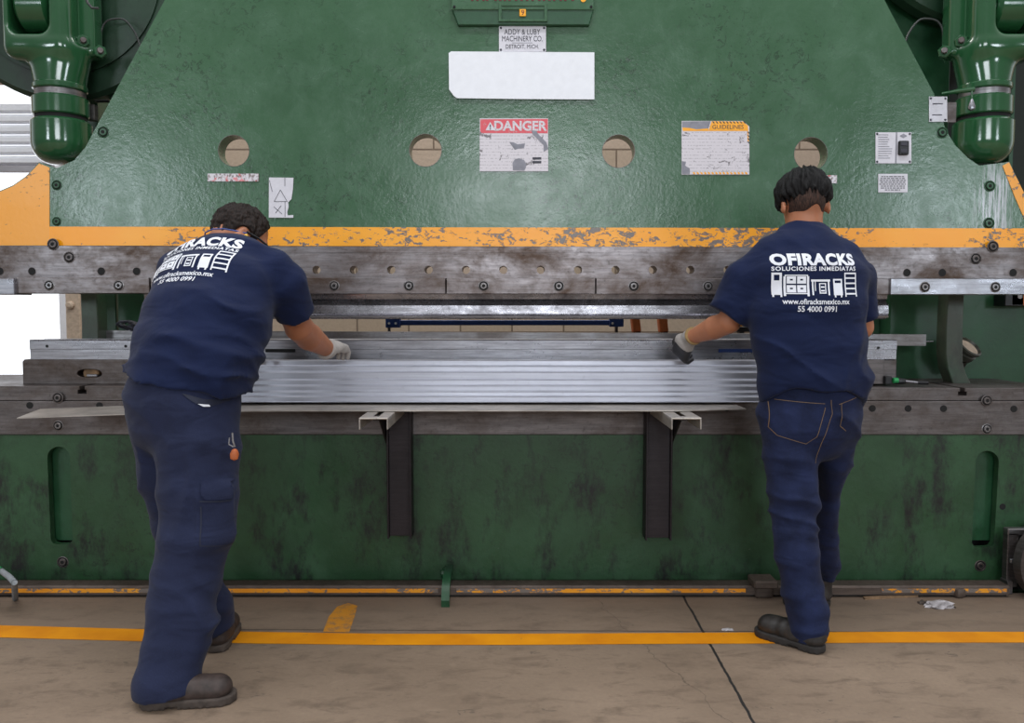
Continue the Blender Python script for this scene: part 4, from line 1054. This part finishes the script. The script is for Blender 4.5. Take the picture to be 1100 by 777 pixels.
def shirt_art(s=1.0):
    it = []
    def T(txt, size, y, bold, sx, sp, width):
        v, f = text_geo(txt, size, bold, 0, 'CENTER', 1, sp)
        xs = [p.x for p in v]; k = width/(max(xs)-min(xs)); c = (max(xs)+min(xs))/2
        ys = [p.y for p in v]; cy = (max(ys)+min(ys))/2
        it.append(([((p.x-c)*k, p.y-cy+y) for p in v], f))
    T('OFIRACKS', .058, .080, .0029, 1, 1.08, .318)
    T('SOLUCIONES INMEDIATAS', .0215, .045, .0006, 1, 1.15, .316)
    # cabinet, drawers, desk, small cabinet, shelf
    def add(l): it.extend(l)
    x = -.158
    add([PL((x, .03), (x+.034, .022), (x+.034, -.062), (x, -.054)) if False else R4(x, -.005, x+.034, .0)])
    add([R4(x, -.056, x+.034, -.005), R4(x, 0, x+.008, .03), R4(x+.026, 0, x+.034, .03), R4(x, .022, x+.034, .03)])
    for k in range(2): add([R4(x+.002+k*.026, -.064, x+.008+k*.026, -.056)])
    x = -.115
    add(outline_rect(x, -.052, x+.082, .022, .004)); add([R4(x-.004, -.06, x+.004, .016), R4(x+.078, -.06, x+.086, .016)])
    for i in range(2):
        for j in range(2):
            X = x+.007+i*.036; Y = -.046+j*.034
            add([R4(X, Y, X+.032, Y+.012), R4(X, Y+.018, X+.032, Y+.028), R4(X, Y+.012, X+.011, Y+.018), R4(X+.021, Y+.012, X+.032, Y+.018)])
    x = -.022
    add([R4(x, -.004, x+.072, .004), R4(x+.003, -.056, x+.009, -.004), R4(x+.063, -.056, x+.069, -.004)]); add([R4(x+.014, -.04, x+.017, -.004)])
    add(outline_rect(x+.03, -.05, x+.056, -.01, .004)); add([R4(x+.036, -.028, x+.05, -.022), R4(x+.036, -.042, x+.05, -.036)])
    x = .062
    add([R4(x, -.056, x+.036, -.01), R4(x, -.01, x+.006, .004), R4(x+.03, -.01, x+.036, .004), R4(x, 0, x+.036, .006), R4(x+.003, -.064, x+.009, -.056), R4(x+.027, -.064, x+.033, -.056)])
    x = .108
    add([R4(x, -.062, x+.005, .03), R4(x+.047, -.062, x+.052, .03)])
    for y in (.024, .006, -.014, -.034, -.054): add([R4(x, y, x+.052, y+.006)])
    add([R4(x+.005, .012, x+.047, .022) , R4(x+.005, -.03, x+.047, -.022)] if False else [])
    T('www.ofiracksmexico.mx', .029, -.080, .0005, 1, 1, .25); T('55 4000 0991', .030, -.108, .0005, 1, 1, .145)
    return [([(a*s, b_*s) for a, b_ in v], f) for v, f in it]

# ---- right worker
pr = P(868, 700, 3.15); 
def right_worker():
    W = (1, 0, 0)
    torso = [S(872, 450, 3.2, .175, .12), S(872, 420, 3.18, .185, .12), S(870, 380, 3.18, .185, .12), S(868, 330, 3.19, .19, .12), S(866, 295, 3.21, .195, .12), S(865, 268, 3.24, .15, .09), S(864, 252, 3.25, .075, .065)]
    hc = np.array(P(864, 222, 3.26)); HR = frame((0, .86, -.5), (0, .5, .86)); hf = head_fn(hc, HR, 1.02)
    la = [S(830, 280, 3.23, .045), S(800, 310, 3.26, .05), S(783, 346, 3.29, .046)]
    lf = [S(783, 346, 3.29, .047), S(768, 352, 3.36, .046), S(741, 363, 3.49, .029)]
    ra = [S(903, 278, 3.23, .045), S(922, 310, 3.26, .05), S(925, 352, 3.29, .046)]
    rf = [S(925, 352, 3.29, .046), S(918, 358, 3.38, .042), S(895, 366, 3.52, .029), S(885, 374, 3.57, .028)]
    lleg = [S(848, 450, 3.2, .085), S(852, 560, 3.13, .06), S(869, 690, 3.07, .04)]
    rleg = [S(892, 450, 3.22, .065), S(888, 530, 3.36, .034), S(887, 610, 3.48, .03)]
    def body(p):
        d = smin(chain(p, [(c, w*.86, dd*.8) for c, w, dd in torso]), chain(p, [S(864, 262, 3.25, .07, .06), S(864, 240, 3.255, .06, .062), S(864, 226, 3.265, .058, .062)], k=.02), .03)
        d = smin(d, hf(p), .02)
        for l in (la+lf[1:], ra+rf[1:], lleg, rleg): d = smin(d, chain(p, l, k=.01), .012)
        return d
    allp = [c for c, _, _ in torso+la+lf+ra+rf+lleg+rleg]+[hc]
    lo, hi = bnd(allp, .13)
    me = sdf_obj('person', body, lo, hi, .0085, 'skin_r', None, 1)
    tag(me, 'person in navy printed shirt and blue jeans, standing at the right of the press', 'person')
    # shirt
    sl_end = np.array(P(780, 336, 3.27)); sl_dir = vnorm(np.array(P(780, 336, 3.27))-np.array(P(806, 292, 3.24)))
    sr_end = np.array(P(927, 343, 3.28)); sr_dir = vnorm(sr_end-np.array(P(918, 300, 3.25)))
    T2 = [S(872, 436, 3.18, 55, .15), S(871, 410, 3.18, 57, .148), S(869, 370, 3.18, 59, .145), S(868, 330, 3.18, 59.5, .145), S(866, 297, 3.20, 61, .145), S(864, 272, 3.23, 50, .115), S(864, 254, 3.25, 27, .08)]
    SL = [S(830, 277, 3.22, .075), S(803, 300, 3.24, .078), S(777, 345, 3.27, .072)]
    SR = [S(902, 277, 3.22, .075), S(917, 300, 3.25, .075), S(928, 352, 3.28, .06)]
    hem = np.array(P(872, 430, 3.18)); 
    def shirt(p):
        d = chain(p, T2, k=.03)
        d = np.maximum(d, .925+.042*(1-((p[..., 0]-hem[0])/.19)**2)-.06*np.clip((p[..., 1]-3.1)/.2, 0, 1)-p[..., 2]+.006*np.sin(p[..., 0]*38))
        a = np.maximum(chain(p, SL, k=.02), (p-sl_end)@sl_dir); b_ = np.maximum(chain(p, SR, k=.02), (p-sr_end)@sr_dir)
        d = smin(smin(d, a, .035), b_, .03)
        neck = seg(p, P(864, 262, 3.26), P(864, 236, 3.27), .068, .068, .07, .07, cap=.1)
        d = np.maximum(d, -(neck))
        low = np.clip((1.22-p[..., 2])/.25, 0, 1)
        d = d-fold(p, (.55, 0, 1), 62, .011, 5, 1, 2.2)*(.3+low)-fold(p, (.8, 0, -.6), 46, .008, 4, 3)*(.5+.5*low)-fold(p, (1, 0, .15), 52, .007, 3, 5)*.8*(1-low*.5)
        d = d-fold(p, (.35, 0, 1), 110, .004, 5, 8, 2)*low
        return d
    lo, hi = bnd([c for c, _, _ in T2+SL+SR], .2)
    sh = sdf_obj('shirt', shirt, lo, hi, .0075, 'shirt', me, 1)
    c = P(877, 301.5, 3.05)
    drape(sh, c, (1, 0, 0), (0, -.05, 1), shirt_art(.945), 'shirt_print', 'print')
    # collar rib
    b = MB(); b.tube([np.array(P(864, 251, 3.255))+np.array([.076*math.cos(a), -.074*math.sin(a), -.014*math.sin(a)+.006]) for a in [math.pi*2*i/28 for i in range(29)]], .006, 'shirt', 8); b.build('collar', sh)
    # jeans
    LL = [S(848, 445, 3.2, 34, .125), S(849, 490, 3.18, 27.5, .11), S(852, 545, 3.14, 24.5, .085), S(856, 595, 3.10, 22.5, .078), S(862.5, 635, 3.08, 20.5, .074), S(868, 655, 3.07, 22.5, .08), S(868, 672, 3.067, 18, .072), S(868.5, 695, 3.065, 17, .07)]
    RL = [S(896, 445, 3.22, 27, .12), S(894, 490, 3.27, 18, .105), S(888, 535, 3.36, 12.5, .08), S(886, 575, 3.42, 11.5, .07), S(887, 605, 3.47, 11, .066), S(887.5, 626, 3.5, 8.5, .06)]
    HP = [S(872, 400, 3.19, 53, .13), S(871, 445, 3.19, 51, .135), S(868, 468, 3.2, 44, .125)]
    def jeans(p):
        d = smin(smin(chain(p, HP, k=.03), chain(p, LL, k=.02), .02), chain(p, RL, k=.02), .02)
        d = np.maximum(d, P(869, 686.5, 3.065).z-p[..., 2]); d = np.maximum(d, np.where(p[..., 0] > P(879, 0, 3.3).x, np.where(p[..., 1] > 3.38, P(887, 622, 3.5).z-p[..., 2], -1), -1))
        d = np.maximum(d, p[..., 2]-1.0)
        kz = np.exp(-((p[..., 2]-.14)/.10)**2)+.7*np.exp(-((p[..., 2]-.52)/.10)**2)+.5*np.exp(-((p[..., 2]-.8)/.08)**2)+.15
        d = d-fold(p, (.35, .2, 1), 88, .013, 6, 2, 1.8)*kz-fold(p, (-.4, 0, 1), 58, .008, 5, 4)*kz-.004*np.exp(-(((p[..., 0]-P(880, 0, 3.2).x)/.01)**2))*0
        return d
    lo, hi = bnd([c for c, _, _ in LL+RL+HP], .17)
    je = sdf_obj('jeans', jeans, lo, hi, .0075, 'jean', me, 1)
    W3 = lambda px, py: P(px, py, 3.05)
    o3 = W3(870, 455); k = 3.07/F
    def L2(pts, t=.0022):
        out = []
        for a, b_ in zip(pts[:-1], pts[1:]):
            a = Vector(((a[0]-870)*k, -(a[1]-455)*k)); b_ = Vector(((b_[0]-870)*k, -(b_[1]-455)*k)); n = (b_-a).normalized(); n = Vector((-n.y, n.x))*t/2
            out.append(([tuple(a+n), tuple(b_+n), tuple(b_-n), tuple(a-n)], [(0, 1, 2, 3)]))
        return out
    lines = L2([(838, 431), (868, 433), (886, 434)])+L2([(833, 434), (833, 462), (840, 470), (868, 478), (878, 470), (886, 438)])+L2([(905, 434), (903, 458), (911, 464)])+L2([(902, 435), (924, 428)])+L2([(893, 430), (893, 445), (886, 470), (880, 500)])
    drape(je, o3, (1, 0, 0), (0, 0, 1), lines, 'stitching', 'thread', .0015)
    b = MB()
    # gloves
    palm = np.array(P(733, 374.5, 3.555)); wr = np.array(P(741, 363.5, 3.50))
    along = vnorm([-.1, .62, -.75]); back = vnorm([-.75, -.55, -.1]); back = vnorm(back-along*(along@back)); across = np.cross(along, back)
    R = np.stack([across, along, back], 1)
    gf = glove_fn(wr, palm, R, -1, (.9, 1.9)); cuff = lambda p: seg(p, np.array(P(744, 361.5, 3.475)), wr, .037, .034, .036, .033, cap=.15)
    lo, hi = bnd([palm, wr], .16)
    gl = sdf_obj('work_glove', lambda p: smin(gf(p), cuff(p), .01), lo, hi, .0042, 'glove_g', me, 1, matfn=lambda c: np.where((c-palm)@along > -.022, 1, 0), mats=('glove_b',))
    b = MB(); a0 = P(745, 361, 3.468); b.rev([(.036, -.004), (.0385, -.003), (.0385, .003), (.036, .004)], a0, Vector(wr)-a0, 'cuff2', 24); b.build('cuff_band', gl)
    palm = np.array(P(880, 377, 3.62)); wr = np.array(P(887, 372, 3.565)); along = vnorm([-.2, .75, -.6]); back = vnorm([0, .55, .8]); back = vnorm(back-along*(along@back)); R = np.stack([np.cross(along, back), along, back], 1)
    gf2 = glove_fn(wr, palm, R, 1, (.7, 1.4)); lo, hi = bnd([palm, wr], .16)
    sdf_obj('work_glove', gf2, lo, hi, .005, 'glove_g', me, 1, matfn=lambda c: np.where((c-palm)@along > -.022, 1, 0), mats=('glove_b',))
    # hair
    def hair(p):
        q = (p-hc)@HR/1.02
        d = ell(q, (0, -.006, .05), (.101, .113, .098))
        jag = .009*np.sin(q[..., 0]*150+q[..., 1]*40)+.004*np.sin(q[..., 0]*260+1)
        st_ = strands(q, 3); d = d-.030*(st_-.5); jag = .07*(st_-.5)
        cut = (.004+jag)-(q[..., 2]+.25*np.clip(-q[..., 1], 0, .1)-.35*np.clip(q[..., 1]-.02, 0, .1)*-1*0)
        face = q[..., 1]-.075-.5*(q[..., 2]-.06)
        return np.maximum(np.maximum(d, cut), face)
    lo, hi = bnd([hc], .16); sdf_obj('hair', hair, lo, hi, .0034, 'hair', me, 1)
    def fade(p):
        q = (p-hc)@HR/1.02
        d = hf(p)-.0022; ear = np.minimum(ell(q, (.084, -.008, -.005), (.02, .028, .04)), ell(q, (-.084, -.008, -.005), (.02, .028, .04)))
        d = np.maximum(d, -ear); 
        d = np.maximum(d, (-.048+.008*np.sin(q[..., 0]*70))-q[..., 2]-0*q[..., 1]); return np.maximum(np.maximum(d, q[..., 2]-.05), q[..., 1]-.0)
    sdf_obj('clipped_hair', fade, lo, hi, .004, 'fade', me, 0)
    # shoes
    h = G(886, 703); h.z = 0; t = G(812, 679); L = (t-h).normalized()*.285; t = h+L
    shoe('shoe', h, t, me, 'boot_b', 'sole_b', w=.047, ankle=.10)
    h = G(893, 651); shoe('shoe', h, h+Vector((-.205, .02, 0)), me, 'boot_b', 'sole_b', w=.044, ankle=.12)
    return me
right_worker()

def left_worker():
    Wv = vnorm((.95, -.3, 0)); 
    T0 = [S(198, 440, 2.86, .17, .13), S(206, 410, 2.87, .19, .14), S(222, 350, 2.93, .2, .15), S(234, 308, 3.01, .19, .13), S(242, 282, 3.08, .15, .1), S(250, 268, 3.14, .08, .07)]
    hc = np.array(P(256.5, 257, 3.2)); HR = frame((.76, .40, -.50), (.40, .38, .83)); hf = head_fn(hc, HR, 1.02)
    ra = [S(296, 302, 3.05, .045), S(312, 330, 3.10, .053), S(321, 352, 3.18, .052)]
    rf = [S(321, 352, 3.18, .054), S(332, 362, 3.28, .052), S(353, 376, 3.44, .033)]
    la = [S(190, 300, 3.14, .045), S(200, 335, 3.28, .05), S(212, 352, 3.36, .048), S(250, 372, 3.5, .034)]
    nl = [S(214, 450, 2.82, .1), S(212, 580, 2.74, .065), S(178, 738, 2.63, .045)]
    fl = [S(178, 450, 2.9, .09), S(198, 580, 2.98, .06), S(231, 680, 3.06, .042)]
    def body(p):
        d = chain(p, [(c, w*.88, dd*.8) for c, w, dd in T0], W=Wv)
        d = smin(d, chain(p, [S(248, 272, 3.13, .07), (hc+HR@np.array([0, -.045, -.04]), .06, .06)], k=.02), .03)
        d = smin(d, hf(p), .02)
        for l in (ra+rf[1:], la, nl, fl): d = smin(d, chain(p, l, k=.01), .012)
        return d
    lo, hi = bnd([c for c, _, _ in T0+ra+rf+la+nl+fl]+[hc], .15)
    me = sdf_obj('person', body, lo, hi, .0085, 'skin_l', None, 1)
    tag(me, 'person in navy printed shirt and cargo trousers, bending over the press at the left', 'person')
    T2 = [S(198, 450, 2.84, 63, .175), S(201, 418, 2.85, 65, .18), S(211, 380, 2.88, 68.5, .182), S(222, 345, 2.93, 68.5, .178), S(232, 312, 3.0, 67, .16), S(239, 289, 3.06, 60, .13), S(243, 279, 3.10, 42, .09), S(249, 275, 3.12, 22, .05)]
    SR = [S(290, 292, 3.02, .085), S(305, 305, 3.04, .082), S(320, 345, 3.13, .066)]
    SLv = [S(195, 292, 3.10, .085), S(190, 312, 3.18, .08), S(200, 335, 3.26, .07)]
    e1 = np.array(P(317, 337, 3.12)); d1 = vnorm(np.array(P(320, 345, 3.13))-np.array(P(306, 305, 3.04)))
    e2 = np.array(P(199, 333, 3.25)); d2 = vnorm(np.array(P(200, 335, 3.26))-np.array(P(190, 312, 3.18)))
    hem = np.array(P(200, 414, 2.75)); up = vnorm(T2[4][0]-T2[1][0])
    def shirt(p):
        d = chain(p, T2, W=Wv, k=.04)
        hn = vnorm([-.19, .10, -.98]); d = np.maximum(d, (p-hem)@hn+.004*np.sin(p[..., 0]*30))
        a = np.maximum(chain(p, SR, k=.02), (p-e1)@d1); b_ = np.maximum(chain(p, SLv, k=.02), (p-e2)@d2)
        d = smin(smin(d, a, .03), b_, .04)
        neck = seg(p, P(250, 274, 3.13), hc+HR@np.array([0, -.06, -.03]), .07, .07, .072, .072, cap=.1)
        d = np.maximum(d, -neck)
        low = np.clip((1.36-p[..., 2])/.3, 0, 1)
        d = d-fold(p, (.14, .35, 1), 72, .010, 4, 2, 2.2)*(.15+low)-fold(p, (.5, 0, .9), 50, .007, 5, 6)*(.2+.8*low)-fold(p, (.05, .3, 1), 115, .004, 5, 9, 2)*low
        return d
    lo, hi = bnd([c for c, _, _ in T2+SR+SLv], .22)
    sh = sdf_obj('shirt', shirt, lo, hi, .0075, 'shirt', me, 1)
    c = Vector(P(217, 292, 2.97)); drape(sh, c, Vector((.95, -.24, .02)), Vector((.20, .50, .86)), shirt_art(1.0), 'shirt_print', 'print')
    cc = np.array(P(250, 266, 3.15)); 
    NL = [S(208, 440, 2.82, 47, .15), S(212, 480, 2.80, 43, .14), S(212, 530, 2.77, 40, .12), S(210, 575, 2.74, 38, .11), S(201, 620, 2.72, 36.5, .10), S(194, 655, 2.69, 35, .095), S(186, 700, 2.66, 33.5, .092), S(179, 735, 2.63, 35.5, .098), S(178, 755, 2.62, 35.5, .098)]
    FL = [S(178, 440, 2.90, 40, .13), S(183, 500, 2.93, 32, .11), S(192, 560, 2.96, 26, .09), S(207, 610, 3.0, 24, .085), S(222, 650, 3.03, 24, .08), S(233, 685, 3.06, 21, .08)]
    HP = [S(206, 385, 2.86, 57, .16), S(196, 430, 2.84, 60, .165), S(196, 455, 2.84, 57, .15)]
    zn = P(179, 741, 2.63).z
    def trousers(p):
        d = smin(smin(chain(p, HP, W=Wv, k=.03), chain(p, NL, k=.02), .025), chain(p, FL, k=.02), .015)
        hn = vnorm([.12, 0, -1]); d = np.maximum(d, np.where(p[..., 1] < 2.86, (p-np.array(P(178, 742, 2.63)))@hn, -1))
        d = np.maximum(d, np.where(p[..., 1] >= 2.86, (p-np.array(P(232, 684, 3.0)))@vnorm([.45, .1, -1]), -1))
        tn = vnorm([.1, .38, .95]); d = np.maximum(d, (p-np.array(P(200, 388, 2.8)))@tn)
        kz = np.exp(-((p[..., 2]-.2)/.14)**2)+.45*np.exp(-((p[..., 2]-.55)/.1)**2)+.2
        d = d-fold(p, (.45, .2, 1), 60, .011, 5, 3, 2)*kz-fold(p, (-.5, 0, .8), 44, .007, 4, 7)*kz-fold(p, (1, 0, .12), 42, .007, 2.5, 2, 1.6)*np.clip(p[..., 2]-.25, 0, .5)*2
        u_ = (p[..., 0]-P(227, 560, 2.62).x)/(20*2.66/F); v_ = (p[..., 2]-P(227, 560, 2.62).z)/(36*2.66/F)
        msk = 1/(1+np.exp((np.maximum(np.abs(u_+.06*v_), np.abs(v_))-1)*22)); d = d-.010*msk*(p[..., 1] < 2.74)
        return d
    lo, hi = bnd([c for c, _, _ in NL+FL+HP], .2)
    tr = sdf_obj('trousers', trousers, lo, hi, .0075, 'trouser', me, 1)
    k = 2.66/F; o3 = P(215, 500, 2.6)
    def Q(x, y): return ((x-215)*k, -(y-500)*k)
    def area(pts): return (([Q(*p) for p in pts]), [tuple(range(len(pts)))])
    drape(tr, o3, (1, 0, 0), (0, 0, 1), [area([(207.5, 521), (209, 535), (213, 541), (246, 546), (248, 526), (230, 523)])], 'pocket_flap', 'trouser', .006, .008)
    for pts in ([(241, 548), (240, 592), (242.5, 592), (243.5, 548)], [(208, 548), (209, 590), (210.2, 590), (209.4, 548)], [(188, 426), (193, 430.5), (202, 437), (212, 442), (229, 437), (228, 434.5), (210, 433), (196, 428)], [(207.5, 541.5), (246, 547), (246, 549), (207.5, 543)], [(209, 590), (240, 597), (240, 595.5), (209, 588.5)]):
        drape(tr, o3, (1, 0, 0), (0, 0, 1), [area(pts)], 'pocket_edge', 'thread_b', .003, .008)
    drape(tr, o3, (1, 0, 0), (0, 0, 1), [area([(204, 437.5), (209, 440.8), (215, 441.2), (214, 439)])], 'pocket_cloth', 'print', .005, .008)
    # key fob clipped at the pocket
    b = MB(); kc = P(250, 480, 2.66)
    b.tube([kc+Vector((0, 0, .045)), kc+Vector((.002, -.004, .02)), kc+Vector((.008, -.004, 0))], .0035, 'steel', 8); b.tube([kc+Vector((-.008, -.004, .03)), kc+Vector((-.01, -.006, .008)), kc+Vector((.004, -.006, 0))], .0025, 'steel_l', 6)
    b.rev([(.002, -.03), (.012, -.024), (.014, -.008), (.009, .004), (.003, .008)], kc+Vector((.008, -.006, -.014)), (0.1, 0, 1), 'pegs', 14)
    fob = b.build('key_fob'); tag(fob, 'orange key fob clipped at the cargo trouser pocket of the left worker', 'key fob')
    # glove
    wr = np.array(P(353, 376, 3.44)); palm = np.array(P(361, 372, 3.525)); along = vnorm([.2, .95, -.12]); back = vnorm([.25, -.1, .9]); back = vnorm(back-along*(along@back)); R = np.stack([np.cross(along, back), along, back], 1)
    gf = glove_fn(wr, palm, R, 1, (.5, 1.3)); lo, hi = bnd([palm, wr], .17)
    cf = lambda p: seg(p, np.array(P(351, 375.5, 3.425)), wr, .043, .041, .041, .037, cap=.15)
    g = sdf_obj('work_glove', lambda p: smin(gf(p), cf(p), .01), lo, hi, .0042, 'glove_g', me, 1)
    b = MB(); a0 = P(350, 375, 3.418); b.rev([(.041, -.004), (.043, -.003), (.043, .003), (.041, .004)], a0, Vector(wr)-a0, 'glove_g', 24); b.build('cuff_band', g)
    wr = np.array(P(250, 372, 3.5)); palm = np.array(P(262, 377, 3.57)); gf2 = glove_fn(wr, palm, R, -1, (.5, 1.3)); lo, hi = bnd([palm, wr], .17)
    sdf_obj('work_glove', gf2, lo, hi, .0055, 'glove_g', me, 1)
    def hair(p):
        q = (p-hc)@HR/1.02
        d = ell(q, (0, -.008, .034), (.086, .106, .100))
        d = d-.014*(strands(q, 7)-.5)-.011*(vnoise(q*100+40, 9)-.5)
        ear = np.minimum(ell(q, (.084, -.004, -.01), (.03, .032, .04)), ell(q, (-.084, -.004, -.01), (.03, .032, .04)))
        d = np.maximum(d, -ear)
        cut = (-.032+.05*(vnoise(q*70+9, 4)-.5)-.3*np.clip(-q[..., 1]-.02, 0, .1))-q[..., 2]
        face = q[..., 1]-.068-.35*(q[..., 2]-.07)
        return np.maximum(np.maximum(d, cut), face)
    lo, hi = bnd([hc], .16); sdf_obj('hair', hair, lo, hi, .0034, 'hair_s', me, 1)
    def loc(x, y, z): return Vector(hc+HR@(np.array([x, y, z])*1.02))
    b = MB(); b.tube([loc(.09, .004, .006), loc(.088, -.03, -.006), loc(.078, -.07, -.02), loc(.05, -.1, -.034), loc(.0, -.112, -.045), loc(-.05, -.1, -.05)], .0026, 'rope', 6); cord = b.build('earplug_cord', me)
    b = MB(); b.rev([(.007, 0), (.007, .010), (.003, .013)], loc(.084, .006, -.004), HR@np.array([1, 0, 0]), 'yplug', 12); b.build('earplug', me)
    b = MB(); b.tube([loc(.088, .0, .012), loc(.085, .05, .014), loc(.072, .09, .012), loc(.03, .118, .008), loc(-.03, .118, .008), loc(-.072, .09, .012), loc(-.085, .05, .014)], .004, 'black', 6); b.build('safety_glasses', me)
    # shoes
    h = G(149, 760); t = G(246, 752); L = (t-h).normalized()*.30; shoe('boot', h, h+L, me, 'boot', 'sole', w=.047, ankle=.085)
    h = G(231, 703); t = h+Vector((-.035, .27, 0)); shoe('boot', h, t, me, 'boot', 'sole', w=.047, ankle=.10)
    return me
left_worker()

# ------------------------------------------------------------------ light
def area(name, loc, rot, sx, sy, e, col=(1, 1, 1)):
    l = bpy.data.lights.new(name, 'AREA'); l.shape = 'RECTANGLE'; l.size = sx; l.size_y = sy; l.energy = e; l.color = col
    o = bpy.data.objects.new(name, l); o.location = loc; o.rotation_euler = rot; C.objects.link(o); return o
area('window_lamp', (.5, -7.5, 3.3), (math.radians(88), 0, 0), 3.4, 1.9, 250, (.88, .94, 1))
area('window_lamp', (-7.0, -7.5, 3.1), (math.radians(88), 0, math.radians(-25)), 1.8, 1.8, 170, (.82, .92, 1))
area('window_lamp', (7.6, -7.5, 3.0), (math.radians(88), 0, math.radians(25)), 1.6, 1.8, 160, (.82, .92, 1))
area('ceiling_lamp', (-1.4, 1.6, 6.2), (0, 0, 0), 5, .5, 80, (.92, .95, 1)); area('ceiling_lamp', (1.8, 1.6, 6.2), (0, 0, 0), 5, .5, 80, (.92, .95, 1))
area('ceiling_lamp', (0, 5.6, 5.5), (0, 0, 0), 5, .5, 130, (1, .96, .9))
w = bpy.data.worlds.new('World'); ROOT.world = w; w.use_nodes = True; nt = w.node_tree
tc = nt.nodes.new('ShaderNodeTexCoord'); sp = nt.nodes.new('ShaderNodeSeparateXYZ'); nt.links.new(tc.outputs['Generated'], sp.inputs[0])
mr = nt.nodes.new('ShaderNodeMapRange'); nt.links.new(sp.outputs['Y'], mr.inputs[0]); mr.inputs[1].default_value = -.1; mr.inputs[2].default_value = .5; mr.inputs[3].default_value = .0; mr.inputs[4].default_value = 1
up = ramp(nt, sp.outputs['Z'], [(0.0, bw(.16)), (.25, bw(.26)), (.6, bw(.85)), (1, bw(1.0))])
col = mix(nt, mr.outputs[0], up, (1.5, 1.55, 1.65, 1))
nt.links.new(col, nt.nodes['Background'].inputs[0]); nt.nodes['Background'].inputs[1].default_value = 1.0

# ------------------------------------------------------------------ camera
cd = bpy.data.cameras.new('camera'); cd.sensor_width = 36; cd.lens = F/1100*36; cam = bpy.data.objects.new('camera', cd)
cam.location = (0, 0, CAMZ); cam.rotation_euler = (math.pi/2-PIT, 0, 0); C.objects.link(cam); ROOT.camera = cam
vs = ROOT.view_settings; vs.view_transform = 'Standard'; vs.look = 'None'; vs.exposure = 0; vs.gamma = 1; vs.use_curve_mapping = False
